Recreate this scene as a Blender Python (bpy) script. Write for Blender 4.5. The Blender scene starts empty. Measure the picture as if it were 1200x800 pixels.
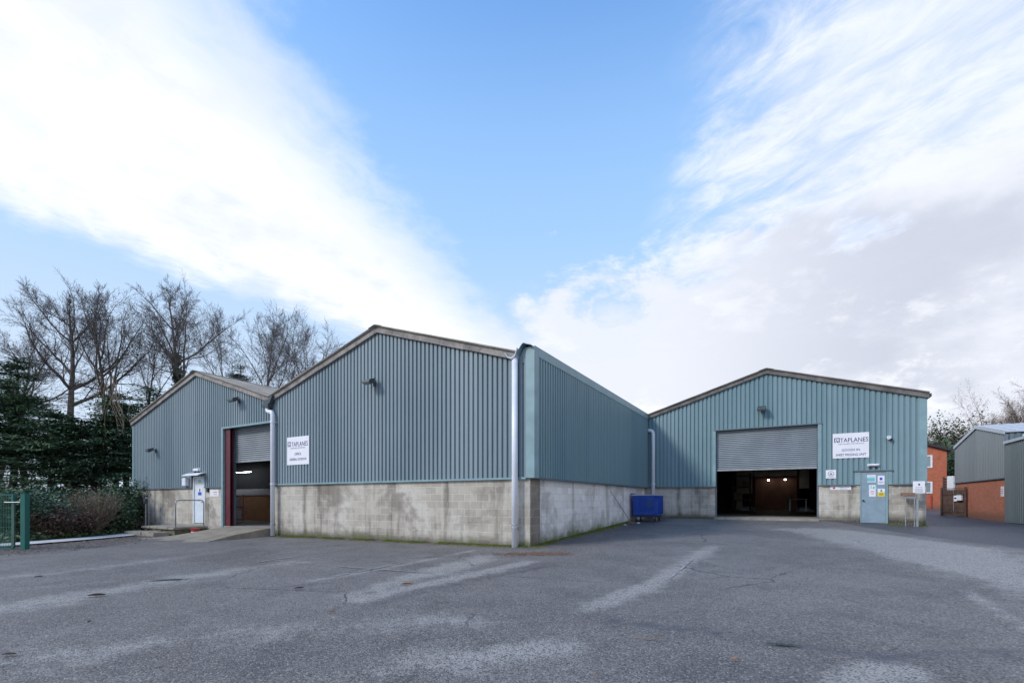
import bpy, bmesh, math, random
from mathutils import Vector, Matrix, noise as mnoise
R = math.radians
random.seed(7)
SC = bpy.context.scene
COL = SC.collection
EYE = 1.45
# ------------------------------------------------------------------ camera
cam_data = bpy.data.cameras.new('camera')
cam_data.sensor_width = 36.0
cam_data.lens = 558.1 / 1200 * 36
cam_data.shift_y = (585.3 - 400) / 1200
cam_data.clip_end = 3000
cam = bpy.data.objects.new('camera', cam_data)
cam.location = (0, 0, EYE)
cam.rotation_euler = (R(90), 0, 0)
COL.objects.link(cam)
SC.camera = cam
# ------------------------------------------------------------------ world, sun, exposure
SUN_DIR = Vector((-0.80, -0.36, 0.62)).normalized()
SUN_EL = math.asin(SUN_DIR.z)
SUN_AZ = math.atan2(SUN_DIR.x, SUN_DIR.y)
SKY_STRENGTH = 0.13
CLOUD = 5.7
SC.view_settings.view_transform = 'Standard'
SC.view_settings.look = 'None'
SC.view_settings.exposure = 0.6
SC.view_settings.gamma = 1.0
sun_data = bpy.data.lights.new('sun', 'SUN')
sun_data.energy = 1.5
sun_data.angle = R(10)
sun_data.color = (1.0, 0.95, 0.88)
sun = bpy.data.objects.new('sun', sun_data)
sun.rotation_euler = SUN_DIR.to_track_quat('Z', 'Y').to_euler()
sun.location = (0, 0, 50)
COL.objects.link(sun)


class NT:
    """small helper to write node trees as expressions"""
    def __init__(s, tree):
        s.t = tree; s.n = tree.nodes; s.l = tree.links
    def node(s, typ, **kw):
        n = s.n.new(typ)
        for k, v in kw.items(): setattr(n, k, v)
        return n
    def put(s, sock, v):
        if hasattr(v, 'is_output') or isinstance(v, bpy.types.NodeSocket): s.l.new(v, sock)
        else: sock.default_value = v
    def m(s, op, a, b=0.0, c=None, clamp=False):
        n = s.node('ShaderNodeMath', operation=op, use_clamp=clamp)
        s.put(n.inputs[0], a); s.put(n.inputs[1], b)
        if c is not None: s.put(n.inputs[2], c)
        return n.outputs[0]
    def add(s, a, b): return s.m('ADD', a, b)
    def sub(s, a, b): return s.m('SUBTRACT', a, b)
    def mul(s, a, b): return s.m('MULTIPLY', a, b)
    def ss(s, v, a, b):
        n = s.node('ShaderNodeMapRange', interpolation_type='SMOOTHSTEP')
        s.put(n.inputs['Value'], v); n.inputs['From Min'].default_value = min(a, b); n.inputs['From Max'].default_value = max(a, b)
        n.inputs['To Min'].default_value = 0.0 if b > a else 1.0
        n.inputs['To Max'].default_value = 1.0 if b > a else 0.0
        return n.outputs[0]
    def lin(s, v, a, b, c, d):
        n = s.node('ShaderNodeMapRange')
        s.put(n.inputs['Value'], v)
        for k, x in zip(('From Min', 'From Max', 'To Min', 'To Max'), (a, b, c, d)): n.inputs[k].default_value = x
        return n.outputs[0]
    def mix(s, f, a, b, blend='MIX'):
        n = s.node('ShaderNodeMix', data_type='RGBA', blend_type=blend)
        s.put(n.inputs[0], f)
        s.put(n.inputs[6], a if not isinstance(a, tuple) or len(a) == 4 else (*a, 1))
        s.put(n.inputs[7], b if not isinstance(b, tuple) or len(b) == 4 else (*b, 1))
        return n.outputs[2]
    def comb(s, x, y, z):
        n = s.node('ShaderNodeCombineXYZ'); s.put(n.inputs[0], x); s.put(n.inputs[1], y); s.put(n.inputs[2], z); return n.outputs[0]
    def sep(s, v):
        n = s.node('ShaderNodeSeparateXYZ'); s.put(n.inputs[0], v); return n.outputs
    def noise(s, vec, scale=1.0, detail=4.0, rough=0.55, dist=0.0, lac=2.0):
        n = s.node('ShaderNodeTexNoise'); s.put(n.inputs['Vector'], vec)
        n.inputs['Scale'].default_value = scale; n.inputs['Detail'].default_value = detail
        n.inputs['Roughness'].default_value = rough; n.inputs['Distortion'].default_value = dist
        return n.outputs[0]
    def voro(s, vec, scale, out='Distance', feature='F1'):
        n = s.node('ShaderNodeTexVoronoi', feature=feature); s.put(n.inputs['Vector'], vec); n.inputs['Scale'].default_value = scale
        return n.outputs[out]
    def vmul(s, v, xyz):
        n = s.node('ShaderNodeVectorMath', operation='MULTIPLY'); s.put(n.inputs[0], v); n.inputs[1].default_value = xyz; return n.outputs[0]


def build_world():
    w = bpy.data.worlds.new('World'); SC.world = w; w.use_nodes = True
    T = NT(w.node_tree); T.n.clear()
    out = T.node('ShaderNodeOutputWorld'); bg = T.node('ShaderNodeBackground')
    T.l.new(bg.outputs[0], out.inputs[0])
    sky = T.node('ShaderNodeTexSky', sky_type='NISHITA')
    sky.sun_disc = False; sky.sun_elevation = SUN_EL; sky.sun_rotation = SUN_AZ
    sky.air_density = 1.0; sky.dust_density = 0.6; sky.ozone_density = 2.0
    tc = T.node('ShaderNodeTexCoord')
    d = T.sep(tc.outputs['Generated'])
    zz = T.m('MAXIMUM', d[2], 0.02)
    p = T.m('DIVIDE', d[0], zz); q = T.m('DIVIDE', d[1], zz)       # a flat cloud layer, one unit up
    h = T.m('DIVIDE', d[2], T.m('SQRT', T.add(T.mul(d[0], d[0]), T.mul(d[1], d[1]))))
    az = T.m('ARCTAN2', d[0], d[1])
    # long bank of cloud on the left
    s = T.sub(T.mul(p, .835), T.mul(q, .55)); t = T.add(T.mul(p, .55), T.mul(q, .835))
    st = T.comb(s, T.mul(t, .8), 0.0)
    n1 = T.noise(st, 2.2, 6, .6); n2 = T.noise(st, 9.0, 6, .62, .3)
    wob = T.add(T.mul(T.sub(n1, .5), .40), T.mul(T.sub(n2, .5), .34))
    sl = T.add(s, wob)
    low = T.ss(sl, -2.50, -2.05)
    up = T.ss(T.add(sl, T.mul(t, .36)), -.66, -1.16)
    band = T.mul(low, up)
    # veil of streaky cloud on the right
    r_ = T.comb(T.sub(T.mul(p, .84), T.mul(q, -.54)), T.mul(T.sub(T.mul(p, .54), T.mul(q, .84)), .5), 3.7)
    k1 = T.noise(r_, 2.6, 8, .62, .4); k2 = T.noise(r_, 8.5, 8, .66, .5)
    edge = T.sub(p, T.add(.26, T.mul(q, .18)))
    veil = T.ss(T.add(edge, T.add(T.mul(T.sub(k1, .5), 1.1), T.mul(T.sub(k2, .5), .8))), -.22, .42)
    veil = T.mul(veil, T.ss(edge, -.12, .06))
    veil = T.mul(veil, T.ss(T.add(h, T.mul(T.sub(k1, .5), .8)), 1.9, .8))
    # bank of cumulus low in the sky to the right
    dirn = T.comb(az, T.mul(h, 1.6), 1.3)
    c1 = T.noise(dirn, 5.5, 10, .64, .15); c2 = T.noise(dirn, 2.0, 4, .5)
    top = T.add(.47, T.add(T.mul(T.sub(c1, .5), .62), T.mul(T.ss(az, .25, .9), .12)))
    cum = T.mul(T.ss(T.sub(top, h), -.02, .085), .94)
    cum = T.mul(cum, T.ss(T.add(az, T.mul(T.sub(c1, .5), .35)), .0, .10))
    # pale low cloud joining the two banks near the skyline
    lowc = T.mul(T.ss(T.add(h, T.mul(T.sub(c1, .5), .35)), .42, .26), T.ss(T.add(az, T.mul(T.sub(c2, .5), .5)), -.34, -.12))
    cum = T.m('MAXIMUM', cum, lowc)
    # small grey-white scraps near the horizon everywhere, thin haze on the left
    haze = T.mul(T.ss(h, .60, .02), .8)
    # colours
    sc = T.mix(1.0, sky.outputs[0], (1.15, 1.6, 1.9), 'MULTIPLY')
    sc = T.mix(T.ss(h, 1.25, .3), sc, (2.2, 3.45, 5.2))
    sc = T.mix(haze, sc, (4.1, 4.6, 5.3))
    veilc = T.mix(T.ss(k2, .3, .7), (3.5, 4.05, 5.1), (5.0, 5.2, 5.7))
    x = T.mix(T.mul(veil, .93), sc, veilc)
    shade = T.ss(T.add(T.mul(c2, 1.3), T.add(T.mul(c1, .5), T.mul(T.sub(h, .25), .45))), .72, 1.05)
    shade = T.m('MAXIMUM', shade, T.mul(T.ss(az, .75, .25), .8))
    cumc = T.mix(shade, (3.3, 3.5, 4.1), (4.8, 5.0, 5.45))
    brk = T.mul(T.ss(c1, .54, .64), T.ss(h, .5, .15))
    cumc = T.mix(T.mul(brk, .8), cumc, (5.3, 5.4, 5.55))
    x = T.mix(cum, x, cumc)
    core = T.ss(T.add(n1, T.mul(n2, .4)), .42, .92)
    x = T.mix(T.m('POWER', band, .8), x, T.mix(core, (4.3, 4.65, 5.1), (CLOUD, CLOUD, CLOUD)))
    # below the horizon
    x = T.mix(T.ss(d[2], .0, -.03), x, (1.2, 1.25, 1.3))
    T.put(bg.inputs[0], x); bg.inputs[1].default_value = SKY_STRENGTH
build_world()

# ------------------------------------------------------------------ frames
TH = .528
CX, SX = math.cos(TH), math.sin(TH)
AX, AY = .5, 13.3
L = 12.3                     # depth of the middle warehouse's side wall


def F(x, y, z=0.0):          # warehouse frame (x right along the fronts, y into the depth) -> world
    return Vector((AX + x * CX + y * SX, AY - x * SX + y * CX, z))
def FI(X, Y):
    dx, dy = X - AX, Y - AY
    return dx * CX - dy * SX, dx * SX + dy * CX
def sstep(a, b, t):
    t = min(1, max(0, (t - a) / (b - a))); return t * t * (3 - 2 * t)
def ground(X, Y):
    x, y = FI(X, Y)
    if y < 0: b = .12 * math.exp(y / 4)
    elif y < 12.3: b = .12 + .0358 * y
    else: b = .56 + .012 * min(y - 12.3, 40)
    b -= .0105 * min(20, max(0, -x)) * sstep(-14, -2, y)
    return b - sstep(0, 12, y) * .0495 * min(9, max(0, x - 8))
def gF(x, y):
    v = F(x, y); return ground(v.x, v.y)

# ------------------------------------------------------------------ materials
def material(name, base, rough=.6, spec=.5, metal=0.0):
    m = bpy.data.materials.new(name); m.use_nodes = True
    T = NT(m.node_tree); b = m.node_tree.nodes['Principled BSDF']
    b.inputs['Base Color'].default_value = (*base, 1); b.inputs['Roughness'].default_value = rough
    b.inputs['Specular IOR Level'].default_value = spec; b.inputs['Metallic'].default_value = metal
    return m, T, b
def obj_co(T): return T.node('ShaderNodeTexCoord').outputs['Object']
def bump(T, b, h, strength=.3, dist=.01):
    n = T.node('ShaderNodeBump'); n.inputs['Strength'].default_value = strength; n.inputs['Distance'].default_value = dist
    T.put(n.inputs['Height'], h); T.l.new(n.outputs[0], b.inputs['Normal'])
def simple(name, base, rough=.6, var=.18, scale=3.0, metal=0.0, spec=.5, dirt=None, bmp=0.0, bscale=40):
    m, T, b = material(name, base, rough, spec, metal)
    co = obj_co(T)
    n = T.noise(co, scale, 6, .6)
    lo = tuple(c * (1 - var) for c in base); hi = tuple(min(1, c * (1 + var)) for c in base)
    c = T.mix(T.ss(n, .3, .7), lo, hi)
    if dirt:
        c = T.mix(T.mul(T.ss(T.noise(co, scale * 2.3, 8, .65), .52, .75), dirt[1]), c, dirt[0])
    T.put(b.inputs['Base Color'], c)
    T.put(b.inputs['Roughness'], T.lin(n, 0, 1, rough - .08, rough + .12))
    if bmp: bump(T, b, T.noise(co, bscale, 5, .6), bmp, .01)
    return m

def mat_clad(name, base, alt, seed=0.0):
    m, T, b = material(name, base, .42, .4)
    co = obj_co(T); s = T.sep(co)
    horiz = T.add(s[0], s[1])
    sheet = T.m('FLOOR', T.m('DIVIDE', T.add(horiz, 60.0), 1.02))
    w = T.node('ShaderNodeTexWhiteNoise', noise_dimensions='1D'); T.put(w.inputs['W'], T.add(sheet, seed))
    big = T.noise(T.comb(T.mul(horiz, 1.0), seed, T.mul(s[2], .35)), .5, 5, .6)
    streak = T.noise(T.comb(T.mul(horiz, 9.0), seed, T.mul(s[2], .5)), 1.0, 6, .65)
    f = T.add(T.mul(big, .85), T.mul(w.outputs[0], .34))
    c = T.mix(T.ss(f, .28, .78), base, alt)
    c = T.mix(T.mul(T.ss(streak, .48, .78), .5), c, tuple(x * .72 + .02 for x in base))
    # chalky fading near the top, scuffs near the bottom
    scuff = T.mul(T.ss(T.noise(co, 7.0, 8, .7), .66, .72), T.ss(s[2], 1.9, .4))
    c = T.mix(T.mul(scuff, .22), c, (.42, .47, .5))
    T.put(b.inputs['Base Color'], c)
    T.put(b.inputs['Roughness'], T.lin(streak, 0, 1, .36, .58))
    return m

def mat_block(name, axis, base, light, painted=0.0, bw=.44, bh=.225, off=(0, 0)):
    m, T, b = material(name, base, .9, .2)
    co = obj_co(T); s = T.sep(co)
    hz = s[0] if axis == 'x' else s[1]
    v = T.comb(T.add(hz, off[0]), T.add(s[2], off[1]), 0.0)
    br = T.node('ShaderNodeTexBrick'); T.put(br.inputs['Vector'], v)
    br.inputs['Scale'].default_value = 1.0; br.inputs['Brick Width'].default_value = bw; br.inputs['Row Height'].default_value = bh
    br.inputs['Mortar Size'].default_value = .012; br.inputs['Mortar Smooth'].default_value = .3; br.inputs['Bias'].default_value = 0.0
    br.inputs['Color1'].default_value = (*[c * (.84 + .1 * painted) for c in base], 1); br.inputs['Color2'].default_value = (*[c * 1.12 for c in base], 1)
    br.inputs['Mortar'].default_value = (*[min(1, c * (1.2 if painted < .5 else .9)) for c in base], 1)
    c = br.outputs['Color']
    big = T.noise(T.comb(T.mul(hz, .9), 3.0, T.mul(s[2], .55)), .7, 6, .6, .4)
    med = T.noise(co, 3.2, 8, .68)
    c = T.mix(T.mul(T.ss(T.add(T.mul(big, .6), T.mul(med, .4)), .44, .60), .62), c, light)
    c = T.mix(T.mul(br.outputs['Fac'], .26 if painted < .5 else .12), c, (*[min(.8, x * 1.5) for x in base],) if painted < .5 else (.4, .4, .42))                              # pale lime bloom
    run = T.noise(T.comb(T.mul(hz, 2.2), 9.0, T.mul(s[2], .22)), 1.0, 5, .6)
    c = T.mix(T.mul(T.ss(T.add(run, T.mul(med, .3)), .60, .84), .70 - .3 * painted), c, (.09, .08, .07))   # dark damp runs
    blot = T.noise(T.comb(T.mul(hz, .55), 21.0, T.mul(s[2], .8)), 1.0, 6, .62, .5)
    c = T.mix(T.mul(T.ss(blot, .50, .66), .62 - .3 * painted), c, (.17, .145, .125))
    c = T.mix(T.mul(T.ss(med, .5, .8), .3), c, (.16, .13, .105))
    c = T.mix(T.ss(T.add(s[2], T.mul(med, .5)), .62, .18), c, (.10, .085, .07))       # dirt splashed up from the yard
    alg = T.mul(T.ss(T.add(s[2], T.mul(T.noise(co, 1.1, 4, .6), 1.3)), 1.02, .62), T.ss(med, .42, .6))
    c = T.mix(T.mul(alg, .75), c, (.09, .12, .035))
    if painted > .5:
        g1 = T.noise(T.comb(T.mul(hz, .7), 5.0, T.mul(s[2], .5)), 1.0, 5, .6)
        c = T.mix(T.mul(T.ss(T.sub(T.add(T.mul(g1, 2.4), T.mul(med, .5)), s[2]), .62, 1.05), .5), c, (.26, .27, .27))
        c = T.mix(T.mul(T.ss(T.sub(T.add(T.mul(g1, 1.6), T.mul(med, .6)), s[2]), .62, .95), .8), c, (.10, .13, .04))
    T.put(b.inputs['Base Color'], c)
    hgt = T.add(T.mul(br.outputs['Fac'], -.8 + .5 * painted), T.mul(T.noise(co, 60, 4, .7), .5))
    bump(T, b, hgt, .5, .012)
    return m

def mat_brick(name, axis, c1, c2, mortar):
    m, T, b = material(name, c1, .85, .25)
    co = obj_co(T); s = T.sep(co)
    v = T.comb(s[0] if axis == 'x' else s[1], s[2], 0.0)
    br = T.node('ShaderNodeTexBrick'); T.put(br.inputs['Vector'], v)
    br.inputs['Scale'].default_value = 1.0; br.inputs['Brick Width'].default_value = .225; br.inputs['Row Height'].default_value = .075
    br.inputs['Mortar Size'].default_value = .006
    for k, x in (('Color1', c1), ('Color2', c2), ('Mortar', mortar)): br.inputs[k].default_value = (*x, 1)
    n = T.noise(co, 1.2, 6, .6)
    c = T.mix(T.mul(T.ss(n, .45, .75), .35), br.outputs['Color'], tuple(x * .6 for x in c1))
    c = T.mix(T.mul(T.ss(T.add(s[2], T.mul(n, .6)), .9, .35), .7), c, (.16, .10, .07))
    T.put(b.inputs['Base Color'], c); bump(T, b, br.outputs['Fac'], -.3, .006)
    return m

def mat_leaf(name, cols, rough=.55, scale=.6):
    m, T, b = material(name, cols[0], rough, .3)
    rnd = T.node('ShaderNodeNewGeometry').outputs['Random Per Island']
    co = obj_co(T); n = T.noise(co, scale, 3, .5)
    c = T.mix(T.ss(T.add(n, T.mul(T.sub(rnd, .5), .5)), .3, .7), cols[0], cols[1])
    if len(cols) > 2: c = T.mix(T.m('GREATER_THAN', rnd, .9), c, cols[2])
    T.put(b.inputs['Base Color'], c)
    return m

def mat_ground():
    m, T, b = material('yard_asphalt', (.1, .1, .105), .6, .5)
    co = obj_co(T); s = T.sep(co)
    at = T.node('ShaderNodeAttribute', attribute_name='surface'); a = T.sep(at.outputs['Vector'])
    big = T.noise(co, .35, 6, .6, .3); med = T.noise(co, 1.7, 7, .62)
    fine = T.noise(co, 7.0, 6, .7)
    stone = T.node('ShaderNodeTexVoronoi'); T.put(stone.inputs['Vector'], co); stone.inputs['Scale'].default_value = 68.0
    sw = T.sep(stone.outputs['Color'])
    grit = T.noise(co, 45, 3, .75)
    c = T.mix(T.ss(big, .3, .7), (.138, .128, .125), (.222, .208, .200))
    c = T.mix(T.mul(T.ss(med, .45, .72), .6), c, (.25, .235, .225))
    c = T.mix(T.mul(T.ss(T.noise(co, .8, 5, .65, .6), .5, .66), .62), c, (.092, .087, .09))
    wear = T.ss(T.add(a[0], T.mul(T.sub(T.add(T.mul(med, .6), T.mul(fine, .6)), .6), 1.7)), .26, .76)
    c = T.mix(T.mul(wear, .72), c, (.45, .43, .41))
    soil = T.ss(T.add(a[2], T.mul(T.sub(med, .5), .9)), .3, .7)  # soil mask; its wall-foot strips also carry painted contact shade
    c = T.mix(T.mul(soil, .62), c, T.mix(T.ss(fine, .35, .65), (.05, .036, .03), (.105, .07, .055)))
    # worn-in stones: pale and dark chippings
    c = T.mix(T.mul(T.ss(sw[0], .70, .95), .6), c, (.42, .395, .37))
    c = T.mix(T.mul(T.ss(sw[1], .55, .95), .75), c, (.022, .022, .026))
    c = T.mix(T.mul(T.ss(grit, .50, .68), .62), c, (.022, .022, .026))
    lump = T.noise(co, 13, 5, .72)
    c = T.mix(T.mul(T.ss(lump, .54, .70), .35), c, (.045, .043, .047))
    c = T.mix(T.mul(T.ss(T.noise(co, 24, 4, .7), .52, .75), .4), c, (.32, .30, .285))
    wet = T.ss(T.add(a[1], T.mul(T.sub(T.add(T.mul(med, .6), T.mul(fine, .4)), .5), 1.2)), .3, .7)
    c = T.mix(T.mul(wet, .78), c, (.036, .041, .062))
    # leaf crumbs and tar specks
    sp = T.voro(co, 5.2); w2 = T.noise(co, 2.1, 2, .5)
    c = T.mix(T.mul(T.ss(sp, .075, .04), T.ss(w2, .45, .6)), c, (.03, .024, .02))
    # hairline cracks
    cr = T.voro(T.comb(T.add(s[0], T.mul(med, .6)), T.add(s[1], T.mul(fine, .25)), 0.0), .33, 'Distance', 'DISTANCE_TO_EDGE')
    c = T.mix(T.mul(T.ss(cr, .006, .002), T.ss(big, .5, .6)), c, (.03, .03, .03))
    T.put(b.inputs['Base Color'], c)
    T.put(b.inputs['Roughness'], T.sub(T.add(.5, T.mul(fine, .22)), T.mul(wet, .12)))
    bump(T, b, T.add(T.mul(stone.outputs['Distance'], -.8), T.add(T.mul(grit, .9), T.mul(med, 1.5))), .8, .014)
    return m

M = {}
M['clad'] = mat_clad('blue_grey_cladding', (.158, .220, .256), (.224, .286, .322))
M['clad_side'] = mat_clad('blue_side_cladding', (.12, .225, .27), (.165, .27, .31), 5)
M['clad_teal'] = mat_clad('teal_cladding', (.145, .245, .285), (.20, .30, .338), 11)
M['flash'] = simple('pale_flashing', (.21, .325, .36), .45, .12, 2)
M['flash_dk'] = simple('dark_flashing', (.12, .15, .18), .5, .15, 2)
M['block'] = mat_block('grey_blockwork', 'x', (.43, .40, .35), (.68, .655, .61))
M['block_side'] = mat_block('painted_blockwork', 'y', (.70, .70, .70), (.78, .78, .78), .8)
M['block_pier'] = mat_block('pier_blockwork', 'y', (.24, .22, .19), (.40, .375, .33))
M['verge_dark'] = simple('dark_weathered_verge', (.17, .155, .15), .9, .35, 2.2, dirt=((.07, .065, .06), .7), bmp=.4)
M['verge'] = simple('weathered_verge', (.27, .25, .24), .9, .35, 2.2, dirt=((.09, .085, .07), .7), bmp=.4)
M['roof'] = simple('cement_roof', (.27, .255, .23), .9, .25, 1.5, dirt=((.10, .10, .07), .7), bmp=.3)
M['shutter'] = simple('grey_shutter_slats', (.225, .255, .285), .42, .1, 1.2, metal=.2)
M['steel'] = simple('galvanised_steel', (.36, .38, .40), .4, .15, 6, metal=.6)
M['red_steel'] = simple('oxide_red_steel', (.095, .012, .022), .5, .2, 3)
M['upvc'] = simple('white_plastic_pipe', (.72, .76, .84), .35, .05, 2, dirt=((.4, .42, .42), .3))
M['white'] = simple('white_paint', (.74, .77, .82), .4, .05, 4, dirt=((.4, .42, .42), .25))
M['white_door'] = simple('white_door_paint', (.66, .73, .82), .4, .06, 3, dirt=((.35, .38, .4), .3))
M['grey_door'] = simple('blue_grey_door_paint', (.235, .32, .39), .45, .1, 3, dirt=((.35, .42, .47), .4))
M['sign'] = simple('white_sign_sheet', (.78, .79, .85), .4, .03, 3)
M['ink'] = simple('navy_lettering', (.035, .02, .16), .5, .05)
M['ink_grey'] = simple('grey_lettering', (.22, .22, .28), .5, .05)
M['ink_red'] = simple('red_print', (.55, .08, .07), .5, .05)
M['ink_yellow'] = simple('yellow_print', (.75, .6, .06), .5, .05)
M['ink_blue'] = simple('blue_print', (.03, .09, .5), .5, .05)
M['ink_cyan'] = simple('cyan_print', (.16, .50, .58), .5, .05)
M['black'] = simple('black_plastic', (.02, .02, .022), .5, .1)
M['lamp_body'] = simple('dark_lamp_housing', (.045, .06, .075), .5, .2)
M['glass'] = simple('lamp_glass', (.25, .28, .3), .12, .05)
M['concrete'] = simple('old_concrete', (.27, .25, .215), .9, .25, 2.5, dirt=((.10, .10, .055), .7), bmp=.5)
M['ramp_concrete'] = simple('tan_ramp_concrete', (.25, .22, .175), .9, .2, 2.0, dirt=((.16, .14, .10), .6), bmp=.5)
M['moss_concrete'] = simple('moss_stained_concrete', (.13, .125, .085), .95, .3, 3, dirt=((.05, .065, .02), .8), bmp=.6)
M['concrete_pale'] = simple('pale_path_concrete', (.50, .50, .50), .9, .12, 1.5, dirt=((.25, .24, .22), .5), bmp=.3)
M['floor_in'] = simple('warehouse_floor', (.34, .31, .28), .6, .15, 1.0, dirt=((.1, .09, .08), .5))
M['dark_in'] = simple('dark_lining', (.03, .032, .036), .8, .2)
M['cart_blue'] = simple('blue_cart_plastic', (.006, .06, .36), .4, .15, 4)
M['cart_mesh'] = simple('lighter_blue_lattice', (.05, .13, .42), .5, .1)
M['cart_rim'] = simple('pale_cart_rim', (.38, .42, .56), .5, .1)
M['moss'] = mat_leaf('moss', [(.06, .09, .015), (.12, .14, .03), (.16, .12, .05)], .9, 2)
M['fence'] = simple('green_fence_paint', (.01, .12, .10), .45, .1)
M['fence_wire'] = simple('green_wire', (.05, .17, .12), .5, .1)
M['bark'] = simple('grey_bark', (.135, .115, .10), .9, .35, 4, dirt=((.05, .06, .03), .5))
M['bark_dk'] = simple('dark_bark', (.04, .03, .028), .9, .35, 4)
M['twig'] = simple('bare_twigs', (.14, .125, .125), .9, .3, 2)
M['twig_brown'] = simple('russet_twigs', (.16, .10, .075), .9, .3, 2)
M['vine'] = simple('dry_vine', (.24, .19, .14), .9, .3, 2)
M['conifer'] = mat_leaf('conifer_needles', [(.055, .105, .068), (.12, .20, .105)], .75, .7)
M['laurel'] = mat_leaf('laurel_leaves', [(.045, .10, .06), (.10, .17, .09), (.16, .24, .14)], .4, .9)
M['olive_leaf'] = mat_leaf('olive_leaves', [(.06, .085, .045), (.12, .145, .075), (.15, .12, .08)], .7, .4)
M['ivy'] = mat_leaf('ivy_leaves', [(.035, .06, .03), (.075, .11, .05)], .5, .9)
M['brown_leaf'] = mat_leaf('dry_leaves', [(.085, .065, .055), (.16, .115, .09), (.26, .19, .13)], .8, .9)
M['brush_leaf'] = mat_leaf('pale_dry_shoots', [(.10, .085, .06), (.17, .14, .095), (.07, .10, .04)], .8, .9)
M['redbrick'] = mat_brick('orange_brick', 'x', (.40, .095, .05), (.50, .15, .08), (.36, .2, .14))
M['salmonbrick'] = mat_brick('salmon_brick', 'y', (.42, .13, .075), (.52, .18, .10), (.40, .25, .19))
M['inbrick'] = mat_brick('inner_brick', 'x', (.48, .24, .13), (.56, .30, .17), (.4, .3, .22))
M['slate'] = simple('dark_slate', (.03, .03, .035), .6, .2)
M['clad_grey'] = mat_clad('grey_unit_cladding', (.155, .185, .205), (.195, .225, .24), 20)
M['clad_grey_dk'] = mat_clad('darker_unit_cladding', (.10, .135, .145), (.13, .165, .175), 27)
M['roof_light'] = simple('pale_metal_roof', (.42, .47, .54), .4, .08, 2)
M['timber'] = simple('brown_timber', (.095, .058, .045), .85, .3, 3, bmp=.3)
M['board'] = simple('weathered_board', (.22, .13, .095), .85, .2, 5)
M['redpaint'] = simple('red_paint', (.4, .03, .035), .5, .15)
M['carton'] = simple('carton', (.38, .31, .22), .8, .1)
M['paint_line'] = simple('worn_white_line', (.30, .30, .30), .8, .3, 6, dirt=((.12, .12, .13), .9))
M['brownpanel'] = simple('red_brown_panel', (.24, .115, .08), .6, .25, 1.0)
M['greypanel'] = simple('grey_inner_panel', (.45, .44, .41), .7, .15, 1.0)
M['ground'] = mat_ground()
M['soil'] = simple('leaf_littered_soil', (.055, .042, .034), .95, .5, 3, dirt=((.12, .07, .045), .7), bmp=.6)
M['dry_leaf'] = simple('fallen_leaf', (.33, .18, .09), .7, .3, 20)
M['dark_leaf'] = simple('wet_fallen_leaf', (.05, .04, .035), .5, .3, 20)
M['puddle'] = simple('puddle_water', (.02, .022, .026), .04, .1, 3, spec=.9)
M['rust'] = simple('rusty_grit', (.17, .10, .07), .95, .3, 8, dirt=((.1, .09, .09), .7))

def mat_emit(name, col, st):
    m, T, b = material(name, col, .5)
    b.inputs['Emission Color'].default_value = (*col, 1); b.inputs['Emission Strength'].default_value = st
    return m
M['lit'] = mat_emit('lit_lamp', (1, .93, .82), 9)
M['tube'] = mat_emit('lit_tube', (.9, .95, 1), 38)

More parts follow.
